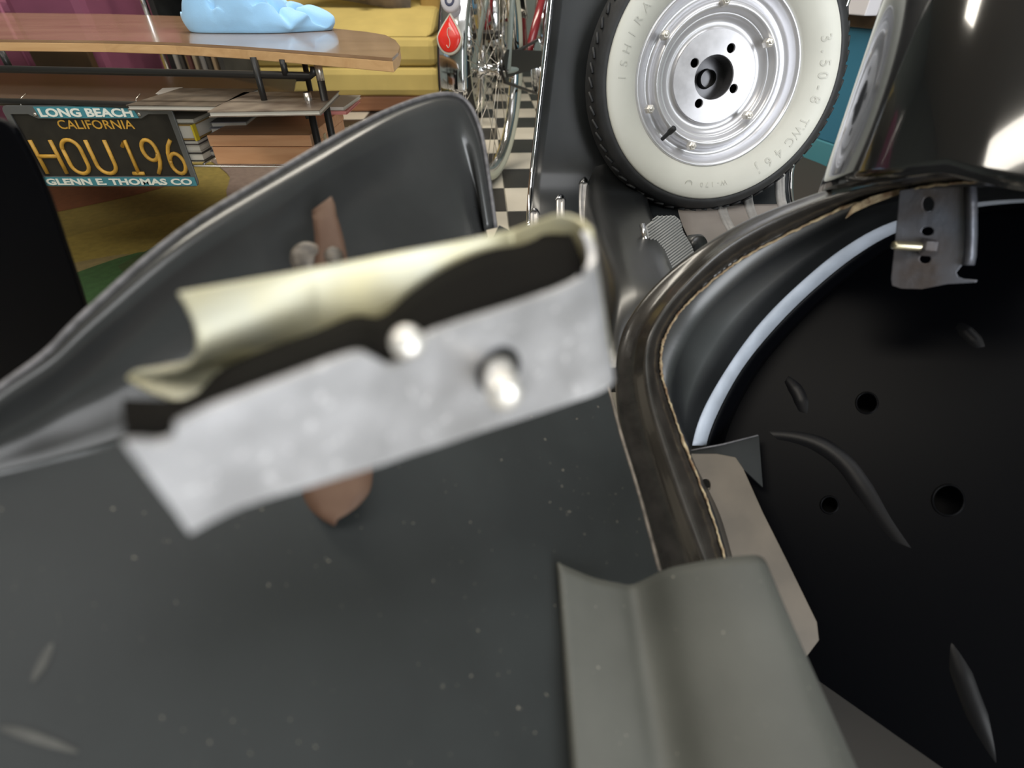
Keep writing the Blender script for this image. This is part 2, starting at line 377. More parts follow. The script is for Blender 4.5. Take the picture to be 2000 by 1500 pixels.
# middle shelf of smoked glass and bottom wire shelf
sh = [Vector((-1.2, 1.04, .394)), Vector((q1.x-.02, .99, .390)), Vector((-.48, 1.33, .392)), Vector((-1.2, 1.36, .394))]
panel('shelf', sh, [], M['glass_shelf'], tb, .005)
b0, b1 = PY(-300, 321, 1.03), PY(640, 325, 1.0)
tube('shelf_wire', [b0, b1], .0024, M['nickel'], tb, 8)
tube('shelf_wire', [b0+Vector((0, .30, 0)), b1+Vector((0, .30, 0))], .0024, M['nickel'], tb, 8)
for k in range(14):
    t = (k+.5)/14; c = b0.lerp(b1, t); tube('shelf_wire', [c+Vector((0, -.002, .004)), c+Vector((0, .305, .004))], .0018, M['nickel'], tb, 6)
ZB = b1.z+.008

# cloth on the table
c0 = G(500, 62, ZT)+Vector((0, .03, 0))
random.seed(3)
rows = []; NU, NV = 120, 44
for i in range(NV):
    v = i/(NV-1); row = []
    for j in range(NU):
        u = 2*math.pi*j/NU; ax, ay = .142, .085
        lob = 1+.08*math.sin(2*u+.6)+.05*math.sin(5*u+1)
        rad = math.sin(min(1, v*1.10)*math.pi/2)**.8*(1+(lob-1)*v)*(1+.07*math.sin(7*u+9*v)*math.sin(math.pi*v))
        if v > .88: rad *= 1-.07*((v-.88)/.12)**2
        x = math.cos(u)*ax*rad; y = math.sin(u)*ay*rad
        h = .074*(1-v**3.0)*(1.15-.62*max(0, min(1, (x-.0)/.09)))
        q = Vector((x*9, y*9, 1.3)); wob = 1.6*noise.noise(q)
        r1 = abs(math.sin(34*x-26*y+wob*1.6)); r2 = abs(math.sin(18*x+52*y+wob*1.9+1.1))
        fold = -.030*(1-r1)**3-.022*(1-r2)**3+.012*noise.noise(q*2.1)
        z = max(.0005, h+fold*math.sin(math.pi*min(1, .22+v*.74)))
        if v > .97: z = .0005
        row.append(c0+Vector((x, y, z)))
    rows.append(row)
cl = loft('cleaning_cloth', rows, M['blue_cloth'], None, True, closed=True, base=c0); subsurf(cl, 1)
tag(cl, 'crumpled pale blue cloth lying on the table top', 'cloth')

# things on the shelves
def book(name, c, s, cover, label, cat='book', rz=0.0, group=None, page=None):
    t = thing(name, Vector(c)-Vector((0, 0, s[2]/2)), label, cat, group)
    ct = min(.0025, s[2]*.18)
    box('cover', Vector(c)+Vector((0, 0, s[2]/2-ct/2)), (s[0], s[1], ct), cover, t, rz)
    box('cover', Vector(c)-Vector((0, 0, s[2]/2-ct/2)), (s[0], s[1], ct), cover, t, rz)
    box('pages', c, (s[0]-.004, s[1]-.004, s[2]-2*ct), page or M['paper'], t, rz)
    return t
f0, f1 = PY(404, 259, .985), PY(592, 271, .985); fb = Vector((f0.x, f0.y, ZB))
Wd = f1.x-f0.x+.012; Hb = f0.z-ZB-.004
wbx = thing('wooden_box', (f0.x+Wd/2, .985+.11, ZB), 'lidded reddish wooden box on the bottom wire shelf', 'box')
box('lower_case', (f0.x+Wd/2, .985+.11, ZB+Hb*.30), (Wd, .22, Hb*.60), M['box_wood'], wbx, bev=.0012)
box('lid', (f0.x+Wd/2, .985+.11, ZB+Hb*.81), (Wd+.003, .223, Hb*.38), M['box_wood'], wbx, bev=.0012)
for zz in (.55,): box('clasp', (f0.x+Wd+.001, 1.06, ZB+Hb*zz), (.004, .012, .016), M['brass'], wbx)
ztop = ZB+Hb+.0005
pk = mat('pink_folder', (.62, .25, .22), .6)
book('folder', (f0.x+.125, 1.215, ztop+.003), (.155, .13, .006), pk, 'pink folder lying on top of the wooden box', 'folder', .02, page=pk)
book('magazine', (f0.x+.105, 1.225, ztop+.0095), (.19, .13, .006), M['paper'], 'white-edged magazine on the pink folder', 'magazine', -.03)
gy = mat('grey_brochure', (.24, .23, .24), .5, var=.1, vscale=30)
for k in range(6):
    book('brochure', (f0.x-.012+.002*k, 1.115+.004*k, ZB+.006+.009*k), (.065, .16, .0085), gy, 'grey brochure stacked between the books and the wooden box', 'brochure', .12, 'grey brochures beside the wooden box')
bx0 = f0.x-.052
cols = [('magazine', (.045, .04, .035), 'dark magazine at the bottom of the pile beside the licence plate', .016),
        ('book', (.38, .35, .30), 'light grey book second from the bottom of the pile beside the licence plate', .013),
        ('book', (.07, .055, .05), 'thin dark book in the middle of the pile beside the licence plate', .008),
        ('book', (.30, .19, .06), 'tan book with a yellow spine in the pile beside the licence plate', .026)]
z = ZB
for nm, c, lb, h in cols:
    t = book(nm, (bx0-.03, 1.085, z+h/2), (.105, .17, h-.0006), mat('cover_'+lb.split()[0], c, .5, var=.15, vscale=30), lb, nm)
    if 'yellow' in lb: box('spine', (bx0+.0235, 1.0, z+h/2), (.003, .012, h), mat('yellow_spine', (.72, .55, .03), .5), t)
    z += h
book('book', (bx0-.03, 1.09, z+.004), (.11, .17, .007), mat('pale_cover', (.45, .42, .33), .5), 'pale book topmost of the pile beside the licence plate')
# magazines on the middle shelf
mg = mat('printed_magazine_cover', (.22, .18, .14), .35, col2=(.09, .065, .05), vscale=22)
mg2 = mat('dark_magazine_cover', (.10, .08, .06), .35, var=.4, vscale=30)
mA = G(545, 198, .402); book('magazine', (mA.x, mA.y, .3995), (.17, .17, .008), mg, 'glossy magazine with a photo cover on the right of the middle shelf', 'magazine', .08)
mB = G(385, 190, .402); book('magazine', (mB.x, mB.y, .3995), (.15, .16, .008), mg2, 'dark magazine lying on the middle shelf left of the photo magazine', 'magazine', -.05)
pb = G(332, 178, .40); book('card', (pb.x, pb.y, .3985), (.035, .06, .006), mat('pale_card', (.42, .38, .33), .5), 'small pale card lying on the middle shelf', 'card', .3)

# ---------------------------------------------------------------- licence plate in its frame
PYD = 1.0
L0, L1 = PY(5, 208, PYD), PY(335, 205, PYD); zb_ = PY(390, 363, PYD).z
PX0, PX1, PZ1, PZ0 = L0.x, L1.x, L1.z, zb_
pw, ph = PX1-PX0, PZ1-PZ0
lp = thing('licence_plate', ((PX0+PX1)/2, PYD, PZ0), 'black and amber licence plate in a teal dealer frame hanging from the table shelf', 'licence plate')
def PU(u, v, d=0.0): return Vector((PX0+u*pw, PYD-d, PZ1-v*ph))
def rrect(u0, v0, u1, v1, r, d, n=5):
    pts = []; ru, rv = r/pw, r/ph
    for cx, cy, a0 in ((u1-ru, v0+rv, -90), (u1-ru, v1-rv, 0), (u0+ru, v1-rv, 90), (u0+ru, v0+rv, 180)):
        for k in range(n+1):
            a = math.radians(a0+90*k/n); pts.append(PU(cx+ru*math.cos(a), cy+rv*math.sin(a), d))
    return pts
panel('plate', rrect(.01, .012, .99, .988, .008, .002), [], M['plate_black'], lp, .0014, bev=.0004)
hole = [PU(.035, .10, .005), PU(.14, .10, .005), PU(.185, .15, .005), PU(.80, .15, .005), PU(.85, .10, .005), PU(.965, .10, .005), PU(.965, .862, .005), PU(.035, .862, .005)]
panel('frame', rrect(0, 0, 1, 1, .010, .005), [hole], M['frame_grey'], lp, .004, bev=.0008)
bt = panel('frame_band', [PU(.195, .012, .0062), PU(.775, .012, .0062), PU(.79, .142, .0062), PU(.205, .142, .0062)], [], M['plate_teal'], lp, .001)
bb = panel('frame_band', [PU(.012, .872, .0062), PU(.988, .872, .0062), PU(.988, .985, .0062), PU(.012, .985, .0062)], [], M['plate_teal'], lp, .001)
def plate_text(s, u0, u1, v0, v1, m, parent, bold, d):
    V, FC = text_geo(s, 1.0, bold, .004)
    x0, x1 = min(v.x for v in V), max(v.x for v in V); y0, y1 = min(v.y for v in V), max(v.y for v in V)
    W_ = [PU(u0+(q.x-x0)/(x1-x0)*(u1-u0), v1-(q.y-y0)/(y1-y0)*(v1-v0), d+(q.z)*.1) for q in V]
    mesh('lettering', W_, FC, m, parent)
plate_text('LONG BEACH', .215, .765, .028, .128, M['plate_white'], bt, .035, .0068)
plate_text('GLENN E. THOMAS CO', .035, .965, .888, .972, M['plate_white'], bb, .035, .0068)
plate_text('CALIFORNIA', .28, .735, .168, .275, M['plate_yellow'], lp, .006, .0026)
for u in (.185, .80): lathe('screw', PU(u, .10, .0055), (0, -1, 0), [(.0001, .002), (.0022, .0018), (.003, .0005), (.003, -.001)], M['nickel'], lp, 12)
def arc(cx, cy, rx, ry, a0, a1, n=12): return [(cx+rx*math.cos(math.radians(a0+(a1-a0)*k/n)), cy+ry*math.sin(math.radians(a0+(a1-a0)*k/n))) for k in range(n+1)]
GL = {'H': [[(0, 0), (0, 1)], [(1, 0), (1, 1)], [(0, .48), (1, .48)]],
      'O': [[(.0, .25)]+arc(.5, .28, .5, .28, 180, 360)+arc(.5, .72, .5, .28, 0, 180)+[(0, .25)]],
      'U': [[(0, 0)]+[(0, .70)]+arc(.5, .72, .5, .28, 180, 0)+[(1, 0)]],
      '1': [[(.1, .20), (.5, .0), (.5, 1)], [(.05, 1), (.95, 1)]],
      '9': [arc(.48, .30, .48, .30, 20, 380, 20), [(.96, .30)]+[(.96, .42), (.9, .62), (.72, .82), (.45, 1.0)]],
      '6': [arc(.52, .70, .48, .30, 200, 560, 20), [(.04, .70)]+[(.04, .58), (.1, .38), (.28, .18), (.6, .0)]]}
def stroke_char(ch, u0, u1, v0, v1):
    lst = []
    for st in GL[ch]: lst.append(([PU(u0+a*(u1-u0), v0+b*(v1-v0), .0026) for a, b in st], .0034))
    tubes('embossed_character', lst, M['plate_yellow'], lp, 8)
for ch, u0, u1 in (('H', .062, .185), ('O', .235, .345), ('U', .40, .515), ('1', .60, .68), ('9', .725, .815), ('6', .865, .955)):
    stroke_char(ch, u0, u1, .405, .83)
tube('hanger_wire', [PU(.12, .02, .004), PU(.115, -.06, -.004), PU(.118, -.10, -.02)], .0008, M['nickel'], lp, 6)
tube('hanger_wire', [PU(.80, .02, .004), PU(.795, -.06, -.004), PU(.797, -.10, -.02)], .0008, M['nickel'], lp, 6)

# ---------------------------------------------------------------- seating and things behind the table
SD = 3.0
xr = PY(853, 100, SD).x; xl = -1.64
def zat(y, Y): return PY(800, y, Y).z
zA, zB_, zC = zat(188, SD), zat(132, SD), zat(74, SD)
sf = thing('sofa', ((xl+xr)/2, SD+.4, .004), 'mustard yellow sofa with a reddish wooden base beyond the low table', 'sofa')
box('wooden_base', ((xl+xr-.02)/2, SD+.42, zA/2+.002), (xr-xl-.02, .80, zA-.004), M['sofa_wood'], sf, bev=.01)
box('seat_front', ((xl+xr)/2, SD+.40, (zA+zB_)/2), (xr-xl, .82, zB_-zA), M['yellow'], sf, bev=.03)
box('seat_cushion', ((xl+xr)/2, SD+.41, (zB_+zC)/2), (xr-xl-.01, .82, zC-zB_), M['yellow'], sf, bev=.035)
zs = zC
zD = PY(700, 18, SD+.30).z
v = [Vector((x, y, z)) for x in (xl, xr-.02) for y, z in ((SD+.02, zs), (SD+.80, zs), (SD+.80, zD+.05), (SD+.34, zD))]
o = mesh('upper_cushion', v, [(0, 1, 2, 3), (7, 6, 5, 4), (0, 4, 5, 1), (1, 5, 6, 2), (2, 6, 7, 3), (3, 7, 4, 0)], M['yellow'], sf); bevel(o, .03, 3)
box('armrest', (xr-.06, SD+.62, zs+.25), (.13, .40, .5), M['ochre'], sf, bev=.03)
box('backrest', ((xl+xr)/2, SD+.92, .55), (xr-xl-.02, .22, .9), M['yellow'], sf, bev=.06)
# patterned cushion leaning on the sofa
cu = P(690, 2, 2.66)
pm = mat('dark_printed_cushion', (.045, .038, .032), .75, col2=(.20, .15, .11), vscale=9)
rows = []
for i in range(17):
    v_ = -1+2*i/16; row = []
    for j in range(25):
        u_ = -1+2*j/24; th = .06*max(0, (1-u_**4))*max(0, (1-v_**4))
        row.append((u_, v_, th))
    rows.append(row)
cs = thing('cushion', cu+Vector((0, .05, -.02)), 'dark printed cushion with a pale round motif on the yellow sofa', 'cushion')
for sgn in (-1, 1):
    loft('cushion_front' if sgn < 0 else 'cushion_back', [[cu+Vector((u*.30+.02*v, .10+sgn*th+.05*v, .165+.17*v-.045*u)) for u, v, th in r] for r in rows], pm, cs)
em = cu+Vector((.055, .0, .035))
lathe('round_motif', em, (.0, -1, .3), [(.0001, .012), (.024, .011), (.03, .008), (.032, .002)], mat('cushion_motif', (.48, .38, .26), .7), cs, 24)
for k in range(4):
    tube('print_stripe', [em+Vector((.07, 0, -.012+.016*k)), em+Vector((.16, .01, -.022+.022*k))], .003, mat('cushion_stripe', (.36, .27, .17), .7), cs, 6)

# plum armchair at the far left
ax1 = PY(205, 100, 2.15).x
ac = thing('armchair', (ax1-.5, 2.5, .004), 'plum upholstered armchair behind the left end of the low table', 'armchair')
box('seat_side', (ax1-.14, 2.45, .345), (.26, .62, .50), M['purple'], ac, bev=.03)
box('seat', (ax1-.70, 2.47, .30), (.85, .60, .42), M['purple'], ac, bev=.04)
box('backrest', (ax1-.55, 2.82, .55), (1.1, .18, .9), M['purple'], ac, bev=.05)
box('wooden_panel', (ax1-.13, 2.115, .265), (.20, .03, .24), M['dark_brown'], ac, bev=.004)
for dx in (-.05, -1.05): box('foot', (ax1+dx, 2.35, .05), (.05, .05, .092), M['dark_brown'], ac)
tube('piping', [Vector((ax1-.275, 2.13, .12)), Vector((ax1-.275, 2.13, .56))], .006, M['purple'], ac, 8)
# grey cabinet with a chrome leg, record crate
gx0, gx1 = PY(205, 100, 3.0).x, PY(330, 100, 3.0).x
gc = thing('grey_cabinet', ((gx0+gx1)/2, 3.2, .004), 'plain grey-green cabinet between the plum armchair and the record crate', 'cabinet')
box('body', ((gx0+gx1)/2, 3.22, .36), (gx1-gx0-.02, .40, .70), M['grey_green'], gc, bev=.01)
box('door', ((gx0+gx1)/2-.02, 3.01, .37), ((gx1-gx0)*.55, .02, .62), M['grey_green'], gc, bev=.004)
box('door_knob', ((gx0+gx1)/2+.05, 2.99, .5), (.02, .02, .02), M['nickel'], gc)
lx = PY(331, 150, 2.3); fl2 = thing('floor_stand', (lx.x, 2.3, .004), 'slim chrome upright stand beside the grey cabinet', 'stand')
tube('pole', [Vector((lx.x, 2.3, .008)), Vector((lx.x, 2.3, 1.0))], .012, M['chrome'], fl2, 12)
lathe('base', (lx.x, 2.3, .004), (0, 0, 1), [(.07, 0), (.07, .008), (.015, .014), (.012, .03)], M['chrome'], fl2, 24)
rx0, rx1 = PY(338, 120, 2.35).x, PY(440, 140, 2.35).x
rc = thing('record_crate', ((rx0+rx1)/2, 2.5, .004), 'black crate of upright records behind the low table', 'crate')
cw = rx1-rx0
box('back_panel', ((rx0+rx1)/2, 2.66, .27), (cw, .015, .53), M['charcoal'], rc)
for x in (rx0, rx1): box('side_panel', (x, 2.5, .27), (.02, .32, .53), M['charcoal'], rc)
box('bottom_panel', ((rx0+rx1)/2, 2.5, .115), (cw, .32, .015), M['charcoal'], rc)
box('top_panel', ((rx0+rx1)/2, 2.5, .535), (cw+.02, .33, .015), M['charcoal'], rc)
rcol = [(.30, .28, .25), (.05, .045, .04), (.24, .16, .08), (.10, .04, .035), (.33, .27, .18), (.07, .06, .055), (.2, .19, .18), (.04, .035, .03), (.28, .2, .12)]
rnm = ['pale grey', 'black', 'brown', 'maroon', 'buff', 'charcoal', 'grey', 'jet black', 'tan']
for k in range(9):
    x = rx0+.02+(cw-.04)*(k+.5)/9
    o = box('record_sleeve', (x, 2.47+.01*(k % 3), .1235+.155), ((cw-.05)/9*.72, .30, .31), mat('sleeve_'+rnm[k].replace(' ', '_'), rcol[k], .5), None)
    tag(o, rnm[k]+' record sleeve, number '+['one', 'two', 'three', 'four', 'five', 'six', 'seven', 'eight', 'nine'][k]+' from the left in the crate', 'record', 'records in the black crate')
dk = thing('dark_bag', (rx0+.2, 2.75, .545), 'dark olive bag on top of the record crate', 'bag')
rows = []
for i in range(9):
    v_ = i/8; s = [.85, .98, 1, 1, .97, .9, .8, .6, .25][i]
    rows.append([Vector((rx0+.19+.30*s*math.cos(2*math.pi*j/28)*(1+.05*math.sin(3*j)), 2.70+.14*s*math.sin(2*math.pi*j/28), .545+.35*v_+.02*noise.noise(Vector((j*.5, i*.7, 0))))) for j in range(28)])
loft('bag_body', rows, mat('dark_olive_canvas', (.040, .040, .030), .8, var=.3, vscale=9), dk, closed=True)
tube('bag_strap', [Vector((rx0+.02, 2.55, .60)), Vector((rx0+.15, 2.54, .72)), Vector((rx0+.33, 2.56, .66))], .008, M['charcoal'], dk, 8)

# ---------------------------------------------------------------- bicycles
def bicycle(axle, head, label, frame_m, stay_m, guard=True, chrome_tubes=False, reflector=False, R=.33, tw=.024):
    """axle: rear axle point; head: heading angle; everything is built along the bike's own axes"""
    h = Vector((math.sin(head), math.cos(head), 0)); s = Vector((math.cos(head), -math.sin(head), 0)); k = Vector((0, 0, 1)); A = Vector(axle)
    Q = lambda f, l, z: A+h*f+s*l+k*(z-A.z)
    b = thing('bicycle', Q(.5, 0, .001), label, 'bicycle', 'bicycles parked beyond the scooter')
    for fx in (0, 1.07):
        c = A+h*fx
        wh = lathe('tyre', c, s, [(R-tw*1.35, -tw*.62), (R-tw*.6, -tw), (R-tw*.12, -tw*.55), (R, 0), (R-tw*.12, tw*.55), (R-tw*.6, tw), (R-tw*1.35, tw*.62), (R-tw*1.35, -tw*.62)], M['tyre'], b, 56)
        for sg in (-1, 1):
            lathe('tyre_wall', c, s*sg, [(R-tw*1.38, tw*.66), (R-tw*1.0, tw*.93), (R-tw*.6, tw*1.03), (R-tw*.32, tw*.86)], M['cream_rubber'], wh, 56)
        lathe('wheel_rim', c, s, [(R-tw*1.3, -tw*.62), (R-tw*1.9, -tw*.55), (R-tw*2.1, 0), (R-tw*1.9, tw*.55), (R-tw*1.3, tw*.62)], M['chrome'], b, 56)
        sp = []
        for i in range(28):
            a = 2*math.pi*i/28; a2 = a+(.5 if i % 2 else -.5); l = .028*(1 if i % 4 < 2 else -1)
            sp.append(([c+h*(.02*math.cos(a2))+k*(.02*math.sin(a2))+s*l, c+(h*math.cos(a)+k*math.sin(a))*(R-tw*2)], .0013))
        tubes('spokes', sp, M['nickel'], b, 5)['kind'] = 'stuff'
        lathe('hub', c, s, [(.006, -.06), (.006, -.036), (.028, -.034), (.026, -.028), (.016, -.022), (.016, .022), (.026, .028), (.028, .034), (.006, .036), (.006, .06)], M['chrome'], b, 20)
        # mudguard
        rows = []; a0, a1 = (math.radians(187), math.radians(20)) if fx == 0 else (math.radians(200), math.radians(60))
        for i in range(25):
            a = a0+(a1-a0)*i/24; d = h*math.cos(a)+k*math.sin(a); row = []
            for j in range(9):
                t = -1+j/4; rr = R+.016-.012*t*t*(1 if 0 < i else .8); wd = .041*(1 if i else .86)
                row.append(c+d*rr+s*(t*wd))
            rows.append(row)
        solid(loft('mudguard', rows, M['chrome'], b), .0015)
    bb_, st, hd, hd2 = Q(.45, 0, .29), Q(.27, 0, .80), Q(.86, 0, .80), Q(.90, 0, .64)
    main = [([bb_, st], .0145), ([bb_, hd2], .0165), ([st+(bb_-st)*.08, hd], .0145), ([hd+(hd-hd2)*.2, hd2+(hd2-hd)*.1], .018)]
    tubes('frame', main, frame_m, b, 12)
    tubes('seat_stays', [([A+s*.058*q, st+(bb_-st)*.06+s*.016*q], .0085) for q in (-1, 1)], stay_m, b, 10)
    tubes('chain_stays', [([A+s*.058*q, bb_+s*.022*q], .0095) for q in (-1, 1)], stay_m if not chrome_tubes else M['chrome'], b, 10)
    ft = A+h*1.07
    tubes('fork', [([ft+s*.055*q, ft+s*.05*q-h*.05+k*.15, hd2+s*.035*q], .011) for q in (-1, 1)], M['chrome'] if chrome_tubes else frame_m, b, 10)
    lathe('chainring', bb_+s*.045, s, [(.085, -.002), (.092, 0), (.085, .002), (.05, .003), (.018, .006), (.0001, .006)], M['chrome'], b, 36)
    for sg in (-1, 1):
        e = bb_+s*(.06*sg)+(h*.12-k*.12)*sg*.9
        cr = tube('crank_arm', [bb_+s*(.055*sg), e+s*(.006*sg)], .010, M['chrome'], b, 10)
        box('pedal', e+s*(.055*sg), (.085, .09, .024), M['bike_black'], b, -head, bev=.004)
    if guard:
        v = [bb_+s*.056+h*.04+k*.05, bb_+s*.056+h*.04+k*.0, A+s*.056-k*.02, A+s*.056-h*.05+k*.035, A+s*.056+k*.055]
        o = panel('chain_guard', v, [], M['bike_black'], b, .003)
    tube('chain', [bb_+s*.046+k*.088, A+s*.046+k*.032, A+s*.046-h*.033, A+s*.046-k*.032, bb_+s*.046-k*.088], .005, M['bike_black'], b, 6)
    tube('seat_post', [st, st+(st-bb_).normalized()*.12], .0125, M['chrome'], b, 12)
    sd = st+(st-bb_).normalized()*.13
    rows = []
    for i in range(11):
        t = i/10; wdt = .105*(1-t)**.8+.016; zz = .03*(1-(2*t-1)**2)
        rows.append([sd+h*(-.12+.29*t)+s*(wdt*math.cos(u))+k*(.034*math.sin(u)*(1-.4*t)+.02) for u in [2*math.pi*j/16 for j in range(16)]])
    loft('saddle', rows, M['bike_black'], b, closed=True)
    hb = hd+(hd-hd2)*.55
    tube('handlebar', spline([hb-s*.30-h*.22+k*.02, hb-s*.30-h*.10+k*.05, hb-s*.2+k*.09, hb+k*.0, hb+s*.2+k*.09, hb+s*.30-h*.10+k*.05, hb+s*.30-h*.22+k*.02], 25), .011, M['chrome'], b, 10)
    if reflector:
        d = -h; c = A+d*(R+.0165)+k*.112+h*.014
        u_, v_ = s, k
        tilt = (-h+k*.3).normalized(); vv = (k-tilt*k.dot(tilt)).normalized(); rows = []
        def drop(sc, off):
            pts = []
            for i in range(40):
                a = 2*math.pi*i/40; x = math.sin(a)*(.5-.5*math.cos(a))**.0; y = -math.cos(a)
                wq = 1 if y < 0 else (1-y)**.62
                pts.append(c+u_*(.0300*sc*math.sin(a)*(wq if y > 0 else 1)-.0)+vv*((.046 if y > 0 else .034)*sc*y-.002)+tilt*off)
            return pts
        def disc(nm, sc, off, dome, m, par):
            rows = [drop(sc, off-.004), drop(sc, off), drop(sc*.93, off+dome*.4), drop(sc*.6, off+dome*.85), drop(sc*.02, off+dome)]
            return loft(nm, rows, m, par, closed=True)
        rf = disc('reflector_mount', 1.15, .004, .002, M['reflector_rim'], b)
        disc('reflector_lens', 1.0, .0065, .005, M['reflector'], rf)
        S = [(.45, .55), (.1, .75), (-.25, .55), (-.15, .2), (.25, -.1), (.35, -.45), (.05, -.7), (-.35, -.5)]
        tube('embossed_letter', [c+u_*(.018*x*.7)+vv*(.030*y-.006)+tilt*.0115 for x, y in spline(S, 20)], .0009, M['reflector_rim'], rf, 6)
        c2 = c+k*.072+h*.004
        c2 = c2+h*.012
        em_ = lathe('badge', c2, tilt, [(.0001, .005), (.020, .004), (.025, .001), (.025, -.006)], M['white_paint'], b, 20)
        lathe('badge_emblem', c2+tilt*.004, tilt, [(.007, .0012), (.010, .002), (.013, .0012)], mat('badge_navy', (.05, .06, .12), .4), em_, 16)
    return b
E15 = math.atan2(.092, .335)
bicycle((-.068, 1.885, .335), E15, 'bicycle with a red teardrop reflector on its chrome rear mudguard', M['bike_red'], M['bike_sage'], reflector=True)
bicycle((-.18, 2.98, .335), math.radians(5), 'maroon bicycle second from the camera behind the one with the reflector', M['bike_red'], M['bike_red'], guard=False)
bicycle((.29, 3.6, .335), math.radians(2), 'red bicycle with chrome fork farthest of the parked bicycles', M['bike_red2'], M['chrome'], guard=False, chrome_tubes=True)
SBY = 4.62; sx0, sx1 = PY(884, 40, SBY).x, PY(946, 40, SBY).x
zz = [.006]+[PY(915, y, SBY).z for y in (57, 29, 17)]; zz.append(zz[-1]+.20)
for k, (m_, lb) in enumerate((('box_navy', 'tall navy box at the bottom of the stack behind the bicycles'), ('box_yellow', 'yellow box in the stack seen through the bicycle spokes'), ('box_navy', 'flat navy box above the yellow box in the stack behind the bicycles'), ('box_blue', 'bright blue box on top of the stack behind the bicycles'))):
    st_ = thing('storage_box', ((sx0+sx1)/2, SBY+.2, zz[k]), lb, 'box')
    hh = zz[k+1]-zz[k]-.001
    box('box_body', ((sx0+sx1)/2, SBY+.2, zz[k]+hh*.40), (sx1-sx0-.008, .39, hh*.80), M[m_], st_, bev=.004)
    box('box_lid', ((sx0+sx1)/2, SBY+.2, zz[k]+hh*.9), (sx1-sx0, .40, hh*.2-.0005), M[m_], st_, bev=.004)

# ---------------------------------------------------------------- teal cabinet right of the scooter
t0, t1 = G(1535, 300), G(1625, 336)
dirv = (t1-t0).normalized(); nrm = Vector((dirv.y, -dirv.x, 0)); 
ta, tb_ = t0-dirv*.35, t1+dirv*.25
tcab = thing('teal_cabinet', (ta+tb_)/2+Vector((0, 0, .004)), 'teal painted low cabinet behind the spare wheel', 'cabinet')
def wallbox(nm, z0, z1, off, m, par, depth=.4, ins=0):
    v = []
    for q in (ta+dirv*ins, tb_-dirv*ins):
        for zz in (z0, z1):
            for dd in (off, -depth): v.append(Vector((q.x, q.y, zz))+nrm*dd)
    o = mesh(nm, v, [(0, 1, 3, 2), (4, 6, 7, 5), (0, 4, 5, 1), (2, 3, 7, 6), (0, 2, 6, 4), (1, 5, 7, 3)], m, par); bevel(o, .004); return o
ztl = PY(1690, 30, (t0.y+t1.y)/2-.05).z
wallbox('plinth', .004, .085, .0, M['teal_light'], tcab)
wallbox('body', .0855, ztl-.035, -.004, M['teal'], tcab)
wallbox('cabinet_top', ztl-.0345, ztl, .012, M['dark_brown'], tcab)
cx = (t0+t1)/2+dirv*.08-nrm*.02
o = box('white_carton', (cx.x+.02, cx.y+.1, ztl+.0405), (.22, .2, .08), M['white_paint'], None, .2, bev=.003); tag(o, 'white carton standing on the teal cabinet', 'carton')
o = flat('floor_mat', [G(1450, 312), G(1545, 300), G(1640, 345), G(1640, 420), G(1450, 430)], .012, M['brown_mat'], None, .006); tag(o, 'dark brown mat in front of the teal cabinet', 'mat')

# ---------------------------------------------------------------- the black scooter
sc = thing('scooter', (.27, .62, .0), 'stripped black scooter with chrome-edged legshield and open side compartment', 'scooter')
WC = Vector((.3035, .860, .455)); WN = Vector((.040, -.980, .194)).normalized()
LY = lambda z: .945+.20*(z-.455)
def prof(s):
    """height profile of legshield into floorboard, s from 0 (top) to 1 (rear of the floor)"""
    pts = [(LY(.85), .85), (LY(.70), .70), (LY(.55), .55), (LY(.42), .42), (LY(.34)-.006, .34), (.893, .298), (.853, .270), (.795, .2555), (.70, .25), (.58, .25), (.42, .25)]
    t = max(0, min(1, s))*(len(pts)-1); k = min(int(t), len(pts)-2); u = t-k
    g = lambda i: pts[max(0, min(len(pts)-1, i))]
    a, b, c, d = g(k-1), g(k), g(k+1), g(k+2)
    return [0.5*(2*b[j]+(c[j]-a[j])*u+(2*a[j]-5*b[j]+4*c[j]-d[j])*u*u+(3*b[j]-a[j]-3*c[j]+d[j])*u**3) for j in (0, 1)]
XL = spline([(.20, .020), (.25, .026), (.33, .036), (.42, .046), (.54, .058), (.70, .068), (.86, .075)], 80)
XR = spline([(.20, .452), (.25, .460), (.33, .472), (.42, .486), (.54, .502), (.70, .515), (.86, .52)], 80)
def lut(tab, z):
    for i in range(len(tab)-1):
        if tab[i][0] <= z <= tab[i+1][0]: return tab[i][1]+(tab[i+1][1]-tab[i][1])*(z-tab[i][0])/max(1e-6, tab[i+1][0]-tab[i][0])
    return tab[0][1] if z < tab[0][0] else tab[-1][1]
def surf(s, u, lift=0.0):
    y, z = prof(s); y2, z2 = prof(min(1, s+.01)); d = Vector((0, y2-y, z2-z)).normalized(); n = Vector((0, d.z, -d.y))
    if n.y > 0 and abs(n.y) > abs(n.z): n = -n
    if n.z < 0 and abs(n.z) > abs(n.y): n = -n
    x = lut(XL, z)*(1-u)+lut(XR, z)*u
    wrap = .002*(2*u-1)**4*(1 if s < .5 else 0)
    return Vector((x, y+wrap, z))+n*lift
NS = 60
half = [i/NS for i in range(NS+1)]
def floor_pt(s, u):
    p = surf(s, u)
    if p.y < .72:
        k = 1.0 if u < .18 else max(.12, 1-(u-.18)*4.5); p.y = .72+(p.y-.72)*k
    return p
solid(loft('legshield', [[surf(s, j/24) for j in range(25)] for s in half if s <= .701], M['legshield'], sc), .003)
solid(loft('floorboard', [[floor_pt(s, j/24) for j in range(25)] for s in half if s >= .699], M['body_black'], sc), .003)
